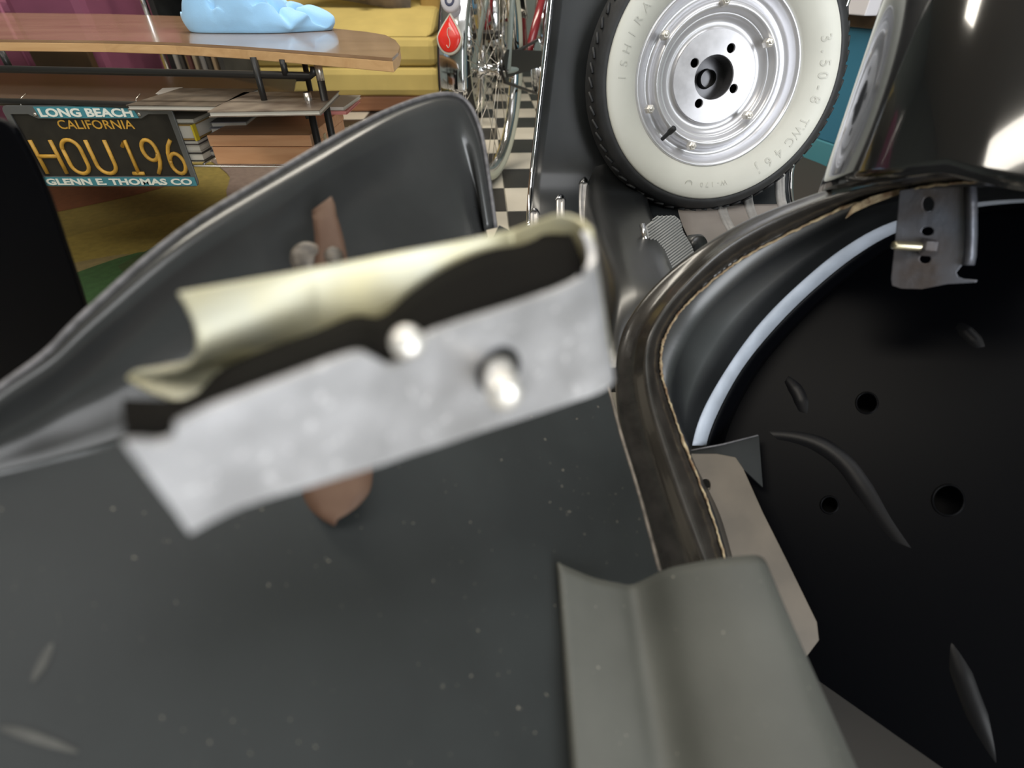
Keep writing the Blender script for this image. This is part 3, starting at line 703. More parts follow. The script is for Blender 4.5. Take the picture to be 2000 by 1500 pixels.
for u, nm in ((0.0, 'edge_trim'), (1.0, 'edge_trim')):
    tube(nm, [surf(s, u, .001) for s in half if s <= .70], .0042, M['chrome'], sc, 10)
    tube('trim_bead', [surf(s, u+(.016 if u == 0 else -.016), .001) for s in half if s <= .70], .0013, M['chrome'], sc, 8)
# right-hand floor mat between tunnel and edge
solid(loft('floor_mat_panel', [[surf(s, .56+.40*j/8, .0035) for j in range(9)] for s in [.60+.012*i for i in range(15)]], M['mat_grey'], sc), .002)
def floor_rail(px, py, s_end, wd=.0075):
    # find the surface point under the pixel
    best = None
    for i in range(300):
        s = .40+.4*i/300; q = surf(s, .5); r = ray(px, py); t = (q.z-CAM.z)/r.z; hit = CAM+r*t; e = abs(hit.y-q.y)
        if best is None or e < best[0]: best = (e, s, hit)
    s0 = best[1]; hit = best[2]; y, z = prof(s0); u = (hit.x-lut(XL, z))/(lut(XR, z)-lut(XL, z))
    rows = []
    for i in range(16):
        s = s0+.02+(s_end-s0-.02)*i/15
        c = surf(s, u); row = []
        for a, hgt in ((-1, .001), (-.9, .0045), (-.45, .0062), (-.3, .0052), (.3, .0052), (.45, .0062), (.9, .0045), (1, .001)):
            row.append(surf(s, u, hgt)+Vector((a*wd, 0, 0)))
        rows.append(row)
    rl_ = loft('floor_rail', rows, M['alu'], sc)
    rows = []
    for i in range(10):
        t = i/9; s = s0+.03*t; wq = wd*1.15*math.sin(t*math.pi/2)**.7+.0004; hq = .0085*math.sin(t*math.pi/2)**.5+.001
        rows.append([surf(s, u, max(.0005, hq*math.sin(math.pi*j/8)))+Vector((-wq*math.cos(math.pi*j/8), 0, 0)) for j in range(9)])
    loft('rail_end_cap', rows, M['chrome'], rl_)
for px, py in ((1141, 346), (1095, 380), (1044, 408)): floor_rail(px, py, .86)
for px, py in ((1404, 366), (1458, 352), (1530, 312)): floor_rail(px, py, .84, .0085)
# central tunnel from the legshield foot to the body
TC = [(LY(.36)+.01, .36, .178, .045), (.90, .318, .175, .052), (.82, .295, .170, .050), (.70, .290, .165, .046), (.60, .292, .160, .044), (.53, .292, .156, .044), (.49, .280, .148, .040), (.455, .258, .138, .034), (.43, .251, .130, .028)]
rows = []
for y, z, x, hw in spline(TC, 24):
    rows.append([Vector((x+hw*cx_, y, .2495+(z-.2495)*hz)) for cx_, hz in ((-1.25, 0), (-1.06, .35), (-.95, .72), (-.7, .95), (-.3, 1), (.3, 1), (.7, .95), (.95, .72), (1.06, .35), (1.25, 0))])
loft('tunnel', rows, M['body_black'], sc)
# brake pedal
bp_ = P(1302, 490, .70)
pl = [(1262, 440), (1285, 421), (1318, 420), (1330, 430), (1336, 452), (1352, 478), (1362, 505), (1340, 540), (1290, 575), (1276, 530)]
pn = Vector((.12, -.66, .74)).normalized()
pr = [RP(x, y, bp_, pn) for x, y in pl]
pad = panel('brake_pedal', pr, [], M['ribbed'], sc, .012, bev=.003)
pad.data.materials[0] = M['ribbed']
rim = [RP(1256, 436, bp_, pn)-pn*.004, RP(1264, 470, bp_, pn)-pn*.004, RP(1272, 520, bp_, pn)-pn*.004, RP(1287, 577, bp_, pn)-pn*.004]
tube('pedal_edge', rim, .0042, M['chrome'], pad, 8)
u_, v_, n_ = frame(pn)
rd = (u_*.86+v_*.5).normalized(); rs = rd.cross(n_)
ctr = sum(pr, Vector())/len(pr)
p2 = [((q-ctr).dot(rd), (q-ctr).dot(rs)) for q in pr]
k_ = -.075
while k_ < .075:
    xs = []
    for i in range(len(p2)):
        (a, b), (c, d) = p2[i-1], p2[i]
        if (b-k_)*(d-k_) < 0: xs.append(a+(c-a)*(k_-b)/(d-b))
    if len(xs) >= 2 and max(xs)-min(xs) > .006:
        tube('pedal_rib', [ctr+rd*(min(xs)+.002)+rs*k_+n_*.0005, ctr+rd*(max(xs)-.002)+rs*k_+n_*.0005], .0011, M['ribbed'], pad, 5)
    k_ += .0034
tube('pedal_arm', [P(1335, 520, .71), P(1365, 500, .74), P(1385, 495, .78)], .007, M['body_black'], sc, 8)
lathe('pedal_switch', P(1358, 480, .745), (.3, -.8, .4), [(.0001, .012), (.012, .012), (.016, .006), (.016, -.012)], M['body_black'], sc, 20)
tube('pedal_pin', [P(1330, 471, .735), P(1344, 474, .735)], .003, M['chrome'], sc, 8)

# nose of the body under the seat: convex gloss black, mirrors the wheel beside it
rows = []
SILN = [(1758, -110, .50), (1722, 0, .50), (1690, 100, .505), (1652, 215, .515), (1606, 350, .53), (1585, 420, .54)]
ncol = [[] for _ in range(49)]
for x, y, d in spline(SILN, 16):
    S = P(x, y, d); vd = Vector((S.x, S.y, 0)).normalized(); rt = Vector((vd.y, -vd.x, 0)); a, bq = .13, .20
    c = S+rt*a
    for j in range(49):
        th = math.radians(205-170*j/48)
        ncol[j].append(c+rt*(a*math.cos(th))-vd*(bq*math.sin(th)))
def at_height(colm, z):
    for p, q in zip(colm, colm[1:]):
        if q.z <= z <= p.z: return p.lerp(q, (p.z-z)/(p.z-q.z))
    return colm[-1].copy()
for i in range(16):
    t = i/15; row = []
    for j in range(49):
        zb2 = .385+.075*min(1, max(0, (j-5)/20)); row.append(at_height(ncol[j], ncol[j][0].z+(zb2-ncol[j][0].z)*t))
    rows.append(row)
solid(loft('body_nose', rows, M['gloss_black'], sc), .003)

# rim of the side opening
KO = [(1296, 1140), (1262, 1010), (1222, 880), (1204, 780), (1208, 680), (1240, 605), (1320, 520), (1440, 440), (1560, 390), (1700, 346), (1850, 316), (2040, 303), (2200, 320)]
KT = [(1395, 1140), (1345, 1010), (1300, 880), (1268, 770), (1262, 690), (1285, 625), (1345, 550), (1430, 474), (1560, 407), (1700, 364), (1850, 336), (2040, 330), (2200, 345)]
KI = [(1428, 1140), (1392, 1010), (1342, 880), (1306, 780), (1291, 715), (1300, 655), (1345, 590), (1440, 512), (1560, 447), (1690, 391), (1850, 359), (2040, 354), (2200, 370)]
KD = [.46, .475, .49, .50, .50, .50, .50, .49, .47, .44, .39, .34, .30]
def curve3(K, D, dd=0.0, n=70): return [P(x, y, d) for x, y, d in spline([(k[0], k[1], d+dd) for k, d in zip(K, D)], n)]
O3, T3, I3 = curve3(KO, KD, .028), curve3(KT, KD, 0), curve3(KI, KD, .014)
rows = []
for o3, t3, i3 in zip(O3, T3, I3):
    row = []
    vdir = (t3-CAM).normalized()
    for q in spline([o3+vdir*.02, o3, o3.lerp(t3, .30)+vdir*.002, o3.lerp(t3, .60)+vdir*.004, o3.lerp(t3, .82)-vdir*.001, t3-vdir*.004, t3.lerp(i3, .40)-vdir*.003, t3.lerp(i3, .78)+vdir*.003, i3+vdir*.001], 30): row.append(Vector(q))
    rows.append(row)
solid(loft('opening_rim', rows, M['rim_roll'], sc), .0015)
random.seed(11)
tube('chipped_edge', [p+(CAM-p).normalized()*.001+Vector((random.uniform(-1, 1), random.uniform(-1, 1), random.uniform(-1, 1)))*.0006 for p in curve3(KI, KD, .014, 260)], [.0009+.0013*abs(noise.noise(Vector((i*.12, 3, 0))))*(1.6 if 40 < i < 190 else .8) for i in range(260)], M['primer'], sc, 6)
flk = [(1850, 372), (1800, 374), (1760, 378), (1700, 400), (1668, 415), (1650, 428), (1665, 402), (1700, 384), (1760, 368), (1850, 362)]
# a peeled ragged flap of old sealant along the top edge
cps = RP(1760, 380, P(1760, 380, .432), ray(1760, 380).normalized())
panel('sealant_flap', [RP(x, y, cps, ray(1760, 380).normalized()) for x, y in flk], [], M['primer'], sc, .002, bev=.0006)

# inside of the compartment
KA = [(1440, 1140), (1405, 1010), (1352, 900), (1350, 868), (1372, 800), (1420, 716), (1480, 634), (1550, 562), (1640, 487), (1740, 432), (1880, 396), (2040, 384), (2200, 390)]
KB = [(1460, 1140), (1430, 1010), (1385, 905), (1380, 868), (1402, 806), (1447, 724), (1507, 648), (1580, 574), (1668, 502), (1756, 452), (1890, 408), (2040, 394), (2200, 400)]
KC = [(1480, 1140), (1450, 1010), (1420, 905), (1412, 868), (1436, 800), (1482, 720), (1540, 650), (1610, 580), (1695, 512), (1776, 462), (1900, 416), (2040, 404), (2200, 410)]
A3, B3, C3 = curve3(KA, KD, .055), curve3(KB, KD, .068), curve3(KC, KD, .10)
ve = lambda p, d: p+(p-CAM).normalized()*d
solid(loft('inner_wall', [[i, i.lerp(a, .3)+(i-CAM).normalized()*.01, i.lerp(a, .65)+(i-CAM).normalized()*.008, a] for i, a in zip(I3, A3)], M['body_black'], sc), .0015)
n0 = 17
solid(loft('pale_flange', [[a, a.lerp(b, .5), b] for a, b in zip(A3, B3)][n0:], M['pale_arc'], sc), .002, 1)
b0_, b1_, b2_ = P(1450, 860, .615), P(2050, 480, .505), P(1900, 1450, .47)
BN = (b1_-b0_).cross(b2_-b0_).normalized()
bpn = lambda x, y: RP(x, y, b0_, BN)
C2 = [(x, y) for x, y in spline(KC, 70)]
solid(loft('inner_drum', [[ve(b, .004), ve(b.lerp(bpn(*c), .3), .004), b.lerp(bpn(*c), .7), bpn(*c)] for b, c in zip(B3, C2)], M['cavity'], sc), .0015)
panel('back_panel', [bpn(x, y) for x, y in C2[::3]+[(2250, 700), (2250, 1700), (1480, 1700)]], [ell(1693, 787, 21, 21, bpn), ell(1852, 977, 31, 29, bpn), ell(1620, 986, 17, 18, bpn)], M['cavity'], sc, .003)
for x, y, r in ((1693, 787, 21), (1852, 977, 31), (1620, 986, 17)):
    pts = ell(x, y, r, r*.97, bpn, 28); tube('hole_lip', pts, .0012, M['cavity'], sc, 6, closed=True)
bpn2 = lambda x, y: RP(x, y, b0_+(BN if BN.dot(CAM-b0_) < 0 else -BN)*.06, BN)
bnn = BN if BN.dot(CAM-b0_) < 0 else -BN
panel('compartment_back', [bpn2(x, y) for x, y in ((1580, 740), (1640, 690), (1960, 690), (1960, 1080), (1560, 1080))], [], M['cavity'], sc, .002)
def ridge(pts, r, nm='pressed_ridge'):
    q = [bpn(x, y) for x, y in spline(pts, 24)]; n = len(q)
    tube(nm, [a+bnn*r*.80 for a in q], [r*(.80+.20*min(1, 3*i/n, 3*(n-1-i)/n)) for i in range(n)], M['ridge'], sc, 10)
ridge([(1488, 848), (1545, 852), (1600, 868), (1650, 905), (1690, 960), (1730, 1020), (1785, 1090)], .018)
ridge([(1535, 735), (1560, 770), (1572, 810)], .014)
ridge([(1858, 1255), (1890, 1350), (1945, 1490)], .014)
ridge([(1870, 630), (1920, 680)], .012)
# inner plate with its tan reflection and its dark fold
tp0 = P(1400, 900, .545); tn = (CAM-tp0).normalized()*.8+Vector((.3, -.2, .35)); tn.normalize()
tf = lambda x, y: RP(x, y, tp0, tn)
panel('inner_plate', [tf(x, y) for x, y in ((1346, 886), (1400, 886), (1437, 893), (1452, 915), (1490, 1000), (1540, 1100), (1596, 1215), (1600, 1250), (1570, 1290), (1440, 1200), (1380, 1060))], [ell(1378, 948, 10, 13, tf, 14)], M['tan'], sc, .002, bev=.0006)
panel('inner_fold', [P(1336, 884, .56), P(1482, 850, .585), P(1470, 960, .585), P(1440, 893, .56)], [], M['body_black'], sc, .0015)
tube('fold_edge', [P(1338, 882, .555), P(1410, 868, .565), P(1480, 850, .58)], .0009, M['worn_edge'], sc, 6)
# small hanging bracket with a bolt
hb0 = P(1820, 460, .425); hn = ((CAM-hb0).normalized()+Vector((-.15, -.3, .0))).normalized()
hf = lambda x, y: RP(x, y, hb0, hn)
hp = [(1757, 372), (1882, 352), (1886, 440), (1884, 512), (1876, 522), (1868, 532), (1872, 541), (1884, 545), (1910, 547), (1906, 552), (1850, 555), (1800, 565), (1760, 564), (1742, 558), (1740, 545), (1748, 470)]
hbk = panel('hanger_bracket', [hf(x, y) for x, y in hp], [ell(1813, 399, 11, 15, hf, 18), ell(1812, 452, 12, 9, hf, 18), ell(1807, 506, 11, 9, hf, 18)], M['bare_steel'], sc, .0025, bev=.0006)
rows = []
for x, y in ((1884, 352), (1886, 400), (1886, 460), (1884, 500), (1880, 518)):
    c = hf(x, y); rr = hf(x+14, y)-c
    rows.append([c+rr*a-(c-CAM).normalized()*b for a, b in ((-.2, 0), (.1, .003), (.5, .005), (1.0, .005), (1.5, .002), (1.7, -.004))])
solid(loft('rolled_flange', rows, M['bare_steel'], hbk), .0015)
bd = ((hf(1758, 477)-hf(1812, 483)).normalized()*.85+hn*.5).normalized(); bq_ = hf(1818, 483)
lathe('hex_nut', bq_, bd, [(.0001, .009), (.0045, .009), (.0068, .0075), (.0072, .004), (.0072, -.001)], M['bare_steel'], hbk, 6, smooth=False)
lathe('bolt', bq_, bd, [(.0001, .030), (.0030, .030), (.0036, .0285), (.0036, .0)], M['brass'], hbk, 16)

# pressed sill cover in the foreground
HT = [(1086, 1098, .348), (1092, 1100, .3385), (1120, 1112, .3375), (1160, 1128, .338), (1205, 1138, .340), (1232, 1142, .343), (1258, 1132, .340), (1300, 1112, .328), (1350, 1100, .320), (1410, 1090, .314), (1462, 1084, .312), (1484, 1086, .314), (1498, 1100, .323), (1512, 1140, .345)]
HBt = [(1118, 1580, .268), (1128, 1580, .257), (1160, 1580, .256), (1205, 1580, .256), (1262, 1580, .258), (1300, 1580, .261), (1340, 1580, .258), (1400, 1580, .247), (1470, 1580, .240), (1550, 1580, .235), (1630, 1580, .233), (1668, 1580, .235), (1692, 1580, .243), (1715, 1590, .268)]
Ta, Ba = spline(HT, 60), spline(HBt, 60); rows = []
for i in range(26):
    t = i/25
    # depth is blended as 1/d so that straight lines stay straight in space
    rows.append([P(a[0]+(b[0]-a[0])*t, a[1]+(b[1]-a[1])*t, 1/((1-t)/a[2]+t/b[2])) for a, b in zip(Ta, Ba)])
solid(loft('sill_cover', rows, M['grey_rubber'], sc), .002)

# ---------------------------------------------------------------- spare wheel on the legshield
sw = thing('spare_wheel', WC-Vector((0, 0, .193)), 'spare scooter wheel with whitewall tyre and silver split rim on the legshield', 'wheel')
R0 = .191
ty = lathe('tyre', WC, WN, [(.122, -.075), (.150, -.088), (.172, -.082), (.184, -.066), (.1905, -.050), (.1915, -.040), (.1905, -.030), (.187, -.018), (.1845, -.013), (.1835, -.009), (.1815, -.006), (.179, -.0035), (.1745, -.001), (.170, .0004), (.168, -.001)], M['tyre'], sw, 128)
# tread blocks round the shoulder
u0, v0, n0_ = frame(WN)
tl = []
for i in range(64):
    a = 2*math.pi*i/64; d = u0*math.cos(a)+v0*math.sin(a); d2 = u0*math.cos(a+.07)+v0*math.sin(a+.07)
    tl.append(([WC+d*.1895+n0_*-.021, WC+d2*.1868+n0_*-.0135], .0022))
tubes('tread_blocks', tl, M['tyre'], ty, 5)['kind'] = 'stuff'
ww = lathe('whitewall', WC, WN, [(.1685, -.002), (.1676, .0008), (.166, .0018), (.160, .0028), (.150, .0020), (.140, -.002), (.130, -.0085), (.1235, -.0155), (.120, -.022)], M['whitewall'], ty, 128)
def wall_h(r):
    tab = [(.120, -.022), (.1235, -.0155), (.130, -.0085), (.140, -.002), (.150, .002), (.160, .0028), (.166, .0018)]
    return lut(tab, r)
def ring_text(s, r, a_deg, size, step, m, parent, bold=.0, flip=False):
    V, FC = [], []
    for i, ch in enumerate(s):
        if ch == ' ': continue
        a = math.radians(a_deg-(i-(len(s)-1)/2)*step)
        tv, tf_ = text_geo(ch, size, bold, .00045); d = u0*math.cos(a)+v0*math.sin(a); tg = v0*math.cos(a)-u0*math.sin(a)
        o = len(V)
        for q in tv:
            rr = r+(q.y-size*.35)
            V.append(WC+(d*rr)+(-tg)*q.x+n0_*(wall_h(rr)+.0003+q.z))
        FC += [tuple(k+o for k in f) for f in tf_]
    mesh('lettering', V, FC, m, parent)
# angles measured from the viewer's right, counter-clockwise
ring_text('3.50-8', .148, 3, .019, 6.0, M['whitewall_letter'], ww, .0002)
ring_text('TWC', .148, -30, .017, 6.0, M['whitewall_letter'], ww, .0002)
ring_text('46J', .148, -51, .019, 7.0, M['whitewall_letter'], ww, .0002)
ring_text('ISHIRA', .146, 163, .017, 7.0, M['whitewall_letter'], ww)
ring_text('W-170', .147, -86, .0095, 3.4, M['whitewall_letter'], ww)
tube('ring_mark', [WC+(u0*math.cos(math.radians(-101))+v0*math.sin(math.radians(-101)))*.148+(u0*math.cos(b)+v0*math.sin(b))*.0055+n0_*(wall_h(.148)+.0004) for b in [2*math.pi*i/20 for i in range(20)]], .0004, M['whitewall_letter'], ww, 5, closed=True)
rimp = [(.1225, -.026), (.1222, -.0185), (.120, -.0155), (.1175, -.0165), (.1145, -.022), (.111, -.030), (.106, -.0345), (.100, -.0345), (.0965, -.030), (.0935, -.0235), (.0905, -.0205), (.0870, -.0205), (.0840, -.0235), (.0815, -.0285), (.0795, -.0305), (.0785, -.0300), (.0765, -.0345), (.0700, -.0385), (.0635, -.0385), (.0605, -.036)]
lathe('rim', WC, WN, rimp, M['wheel_silver'], sw, 128)
hb_ = .0285
hubc = WC-WN*.0315
def hp_(a, r, cc=hubc): return cc+(u0*math.cos(a)+v0*math.sin(a))*r
holes = [[hp_(2*math.pi*i/40, .0292) for i in range(40)]]
HN = WC-WN*.0315
for x, y in ((1428, 94), (1357, 123), (1365, 202), (1433, 173)):
    c = RP(x, y, HN, WN); holes.append([c+(u0*math.cos(2*math.pi*i/16)+v0*math.sin(2*math.pi*i/16))*.0062 for i in range(16)])
panel('hub_plate', [hp_(2*math.pi*i/72, .0612) for i in range(72)], holes, M['wheel_plate'], sw, .005, bev=.0006)
lathe('hub_well', HN, WN, [(.0292, -.004), (.0292, -.035), (.0001, -.035)], M['hub_dark'], sw, 40, smooth=False)
for x, y in ((1300, 68), (1503, 83), (1462, 225), (1352, 285), (1270, 213), (1418, 1)):
    c = RP(x, y, WC-WN*.012, WN)
    nt_ = lathe('rim_nut', c, WN, [(.0001, .004), (.0038, .004), (.0062, .0022), (.0066, -.001), (.0066, -.010)], M['bolt_white'], sw, 6, smooth=False)
    lathe('stud', c, WN, [(.0001, .0062), (.0026, .0060), (.0028, .004), (.0028, .002)], M['bolt_white'], nt_, 12)
va, vb = RP(1293, 272, WC-WN*.024, WN), RP(1318, 249, WC-WN*.006, WN)
tube('valve_stem', [va, va.lerp(vb, .5), va.lerp(vb, .62), va.lerp(vb, .95), vb], [.0030, .0032, .0045, .0045, .003], M['tyre'], sw, 12)
lathe('carrier_post', WC-WN*.065, WN, [(.045, -.028), (.045, -.012), (.020, -.006), (.012, .0), (.012, .012)], M['body_black'], sw, 24)

# ---------------------------------------------------------------- removed side cowl lying with its inside up
def pl_d(x, y): return 1/(2.77-.0018*x+.0019*y)
def pp(x, y): return P(x, y, pl_d(x, y))
cw_ = thing('side_cowl', pp(600, 1200), 'removed black side cowl with its dusty inside facing up', 'side cowl')
BB = [(-160, 965), (0, 930), (120, 902), (240, 872), (450, 800), (650, 720), (800, 640), (900, 560), (955, 480), (975, 440)]
plate = BB+[(1040, 470), (1120, 600), (1186, 745), (1215, 850), (1250, 965), (1288, 1110), (1310, 1210), (1330, 1330), (1260, 1700), (-200, 1700)]
panel('flat_panel', [pp(x, y) for x, y in plate], [], M['dusty_black'], cw_, .002)
tube('panel_edge', [pp(x, y) for x, y in spline([(1110, 575), (1150, 655), (1186, 750), (1213, 850), (1248, 965), (1288, 1115)], 30)], .0016, M['brown_edge'], cw_, 8)
TT = [(-160, 880, .200), (0, 757, .222), (90, 690, .237), (170, 610, .252), (350, 455, .290), (560, 325, .345), (700, 245, .395), (800, 200, .435), (872, 184, .462), (912, 200, .475), (938, 255, .482), (952, 330, .487), (968, 445, .500)]
TIN = [(-160, 905, .198), (0, 790, .219), (95, 725, .233), (185, 640, .247), (368, 485, .283), (580, 350, .337), (710, 272, .386), (800, 229, .425), (862, 210, .450), (892, 224, .462), (914, 270, .470), (930, 340, .478), (946, 450, .494)]
BB2 = [(-160, 965), (0, 930), (110, 904), (240, 872), (420, 812), (560, 760), (690, 700), (775, 655), (850, 605), (890, 570), (920, 535), (945, 500), (955, 480)]
NN = 64
ta_, ti_, b2d = spline(TT, NN), spline(TIN, NN), spline(BB2, NN); rows = []
for i in range(NN):
    to, tn_, bo = P(*ta_[i]), P(*ti_[i]), pp(*b2d[i]); row = [to, to.lerp(tn_, .5)-(to-CAM).normalized()*.0015, tn_]
    vd = (tn_-CAM).normalized()
    for k in range(1, 11):
        t = k/10; q = tn_.lerp(bo, t)+vd*(.020*math.sin(math.pi*min(1, t*1.05))*(.35+.65*min(1, i/26))*(1-.25*t)); row.append(q)
    row[-1] = bo
    rows.append(row)
solid(loft('curved_wall', rows, M['cowl_inner'], cw_), .0015)
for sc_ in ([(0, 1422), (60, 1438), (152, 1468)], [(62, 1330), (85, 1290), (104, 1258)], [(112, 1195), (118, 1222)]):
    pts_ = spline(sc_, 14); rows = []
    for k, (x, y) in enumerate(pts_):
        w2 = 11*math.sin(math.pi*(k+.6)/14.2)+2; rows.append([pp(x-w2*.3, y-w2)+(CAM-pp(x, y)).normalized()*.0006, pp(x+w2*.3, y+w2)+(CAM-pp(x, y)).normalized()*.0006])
    loft('reflection_streak', rows, M['painted_glint'], cw_)  # blurred reflections laid on the panel as pale strips
tube('rolled_lip', [P(*q) for q in ta_], [.0015+.0006*min(1, i/40) for i in range(NN)], M['worn_edge'], cw_, 8)
# weld tabs left inside the cowl
for x, y, rx, ry, d in ((602, 507, 34, 22, .327), (652, 500, 18, 12, .318)):
    lathe('weld_washer', P(x, y, d), (CAM-P(x, y, d)), [(.0001, .003), (rx*d/F*.7, .003), (rx*d/F, 0), (rx*d/F, -.004)], M['brown_edge'], cw_, 20)

# black panel edge at far left
bY = P(60, 500, .36).y
edge = [PY(x, y, bY) for x, y in spline([(-140, 205), (2, 236), (48, 290), (90, 380), (128, 490), (164, 600), (186, 690)], 24)]
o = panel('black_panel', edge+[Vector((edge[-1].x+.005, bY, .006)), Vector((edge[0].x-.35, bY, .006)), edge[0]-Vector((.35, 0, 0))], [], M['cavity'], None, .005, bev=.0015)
tag(o, 'tall black panel standing at the far left in front of the licence plate', 'panel')

# brown strap lying between cowl and bracket
ST = [(628, 397, .336, 19), (636, 430, .332, 25), (645, 485, .325, 30), (652, 600, .312, 42), (655, 760, .298, 58), (656, 880, .288, 70), (655, 930, .284, 72), (655, 965, .280, 66), (655, 990, .278, 48), (655, 1010, .276, 24), (655, 1022, .2755, 3)]
rows = []
for x, y, d, hw in spline(ST, 40):
    sk = -14 if y < 420 else 0
    rows.append([P(x+hw*t, y+(sk*t if y < 430 else 0)-6*t*(1 if y > 900 else 0), d+.002*abs(t)) for t in (-1, -.5, 0, .5, 1)])
o = loft('brown_strap', rows, M['rust'], None); solid(o, .002); tag(o, 'rust brown strap with a rounded tip passing behind the silver bracket', 'strap')

# ---------------------------------------------------------------- silver hairpin bracket in front
bk = thing('bracket', P(700, 780, .125), 'blurred silver steel hairpin bracket with two bolts in the foreground', 'bracket')
ztop_ = CAM.z-.0697
def on_top(x, y, dz=0): return G(x, y, ztop_+dz)
# front leg: outline in the picture put on one upright plane
fa, fb_ = on_top(345, 832), on_top(1120, 556)
along = (fb_-fa).normalized(); fnrm = Vector((along.y, -along.x, 0)).normalized(); fnrm = (fnrm*math.cos(.10)+Vector((0, 0, math.sin(.10)))).normalized()
ff = lambda x, y: RP(x, y, fa, fnrm)
# bend and legs are one strip: walk along it, giving its upper and lower edge
up_pts, lo_pts = [], []
FU = [(345, 832), (420, 796), (560, 742), (690, 694), (730, 700), (765, 716), (800, 700), (830, 660), (900, 632), (1000, 600), (1085, 570)]
FLo = [(372, 1042), (470, 992), (600, 952), (730, 913), (770, 900), (805, 888), (840, 877), (880, 864), (950, 840), (1040, 812), (1120, 785)]
nA = 40
fu, flo = spline(FU, nA), spline(FLo, nA)
cols_ = [(ff(*a), ff(*b)) for a, b in zip(fu, flo)]
# rounded end
H_ = cols_[-1][0]-cols_[-1][1]
e_up, e_lo = cols_[-1]
bd_up = [(1085, 570), (1130, 548), (1158, 520), (1163, 490), (1150, 455), (1125, 428), (1090, 418), (1050, 430), (1000, 449)]
bd_d = [0, .0, .0015, .004, .008, .013, .019, .024, .028]
last_d = (e_up-CAM).dot(FW)
back_end = on_top(1000, 449); d_b = (back_end-CAM).dot(FW)
bend = spline([(x, y, last_d+(d_b-last_d)*k/8) for k, (x, y) in enumerate(bd_up)], 24)
blo = spline([(1120, 785), (1165, 770), (1192, 754), (1200, 740), (1192, 715), (1170, 690), (1130, 668), (1080, 662), (1010, 668)], 24)
lo_d0 = (e_lo-CAM).dot(FW); lo_d1 = d_b+.012
for k in range(1, 24):
    t = k/23; cols_.append((P(*bend[k]), P(blo[k][0], blo[k][1], lo_d0+(lo_d1-lo_d0)*t)))
# back leg with a round notch at its left end
BU = [(1000, 449), (900, 470), (780, 492), (640, 519), (500, 543), (400, 560), (345, 570)]
BLo = [(1010, 668), (905, 690), (790, 715), (660, 745), (560, 775), (480, 800), (420, 812)]
db0 = d_b
bl = on_top(345, 570); db1 = (bl-CAM).dot(FW)
nB = 30
bu, bl_ = spline(BU, nB), spline(BLo, nB)
for k in range(1, nB):
    t = k/(nB-1); d = 1/((1-t)/db0+t/db1); cols_.append((P(bu[k][0], bu[k][1], d), P(bl_[k][0], bl_[k][1], d+.012)))
RWS = 15; rows = []
for up_, lo_ in cols_: rows.append([up_.lerp(lo_, j/(RWS-1)) for j in range(RWS)])
strip_f = rows[:nA+12]; strip_b = rows[nA+11:]
# left end of the front leg: slanted tab
fl_rows = []
TABU = [(243, 868), (275, 866), (310, 868), (338, 858), (345, 832)]
TABL = [(300, 945), (320, 972), (345, 1005), (360, 1028), (372, 1042)]
tu, tl_ = spline(TABU, 10), spline(TABL, 10)
for a, b in zip(tu, tl_): p_, q_ = ff(*a), ff(*b); fl_rows.append([p_.lerp(q_, j/(RWS-1)) for j in range(RWS)])
rows_all = fl_rows[:-1]+strip_f
solid(loft('front_leg', rows_all, M['zinc'], bk), .0022, -1, .0007)
# concave end of the back leg
NC = [(345, 570), (368, 610), (382, 650), (384, 690), (370, 715), (340, 732), (290, 738), (240, 738), (300, 772), (345, 784), (420, 812)]
nc = spline(NC, RWS); ext = []
lastr = strip_b[-1]
for st in range(1, 7):
    row = []
    for j in range(RWS):
        t = j/(RWS-1); tgt = P(nc[j][0], nc[j][1], db1+.012*t); row.append(lastr[j].lerp(tgt, st/6))
    ext.append(row)
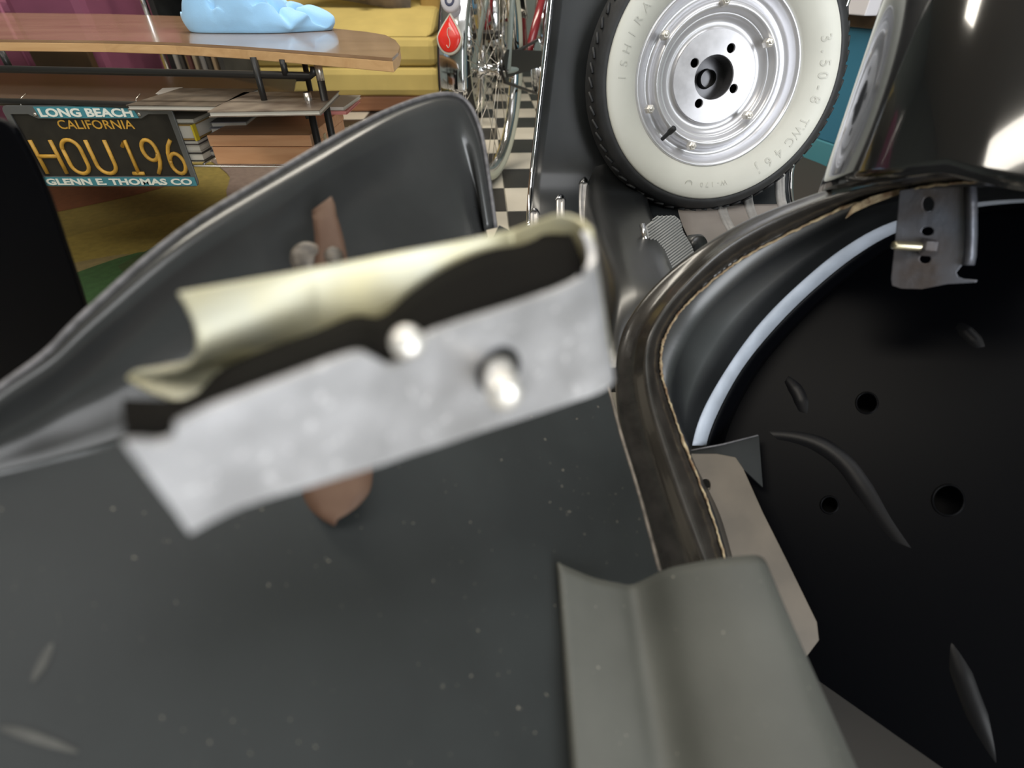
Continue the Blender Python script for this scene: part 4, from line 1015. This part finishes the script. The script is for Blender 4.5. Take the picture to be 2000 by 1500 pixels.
# make the wall stop at the notch: pull the last columns towards it smoothly
nlast = 14
base_rows = strip_b[:-nlast]; anchor = strip_b[-nlast-1]; ext = []
for st in range(1, nlast+1):
    row = []
    for j in range(RWS):
        t = j/(RWS-1); tgt = P(nc[j][0], nc[j][1], db1+.012*t); row.append(anchor[j].lerp(tgt, st/nlast))
    ext.append(row)
solid(loft('back_leg', base_rows+ext, M['zinc_yellow'], bk), .0022, 1, .0007)
# dark sheet added between the two legs for the shade in the gap
LF = spline([(240, 850), (345, 840), (430, 793), (523, 752), (617, 715), (690, 690), (765, 712), (830, 668), (900, 640), (1000, 607), (1085, 577), (1128, 548), (1142, 510)], 40)
LB = spline([(240, 780), (365, 778), (430, 722), (523, 680), (617, 647), (690, 617), (745, 618), (800, 572), (870, 525), (950, 490), (1030, 474), (1085, 440), (1105, 432)], 40)
rows = []
for k in range(40):
    t = k/39; a_, b_ = LF[k], LB[k]; da = (ff(a_[0], min(a_[1], 860))-CAM).dot(FW)+.0028; db = 1/(t/db0+(1-t)/db1)+.002
    pa, pb_ = P(a_[0], a_[1], da), P(b_[0], b_[1], db)
    rows.append([pa+Vector((0, 0, -.012)), pa, pa.lerp(pb_, .3), pa.lerp(pb_, .7), pb_, pb_+Vector((0, 0, -.012))])
loft('gap_shade_sheet', rows, M['gap_shade'], bk)
# inner floor pin and the two bolts
bdir = (CAM-ff(795, 668)).normalized()
def bolt(c, r, l, nm, head=None):
    lathe(nm, c, bdir, [(.0001, l+.0006), (r*.55, l+.0007), (r*.9, l), (r, l-.0008), (r, -.006)], M['bolt_white'], bk, 20)
    if head: lathe('nut', c-bdir*.004, bdir, [(r*1.02, .003), (r*1.55, .003), (r*1.75, .001), (r*1.75, -.004), (r, -.004)], M['bare_steel'], bk, 6, smooth=False)
c1 = ff(795, 668)
bolt(c1+bdir*.0, .0039, .004, 'bolt')
c2 = ff(972, 722)
fn2 = fnrm if fnrm.dot(CAM-fa) > 0 else -fnrm
lathe('bolt_hole', c2+fn2*.0006, fn2, [(.0062, -.0005), (.0072, .0003), (.0062, .0004), (.0046, .0003), (.0001, .0002)], M['body_black'], bk, 24)
tip = P(985, 772, (c2-CAM).dot(FW)-.019); bdir = (tip-c2).normalized()
bolt(c2, .0043, (tip-c2).length, 'bolt')
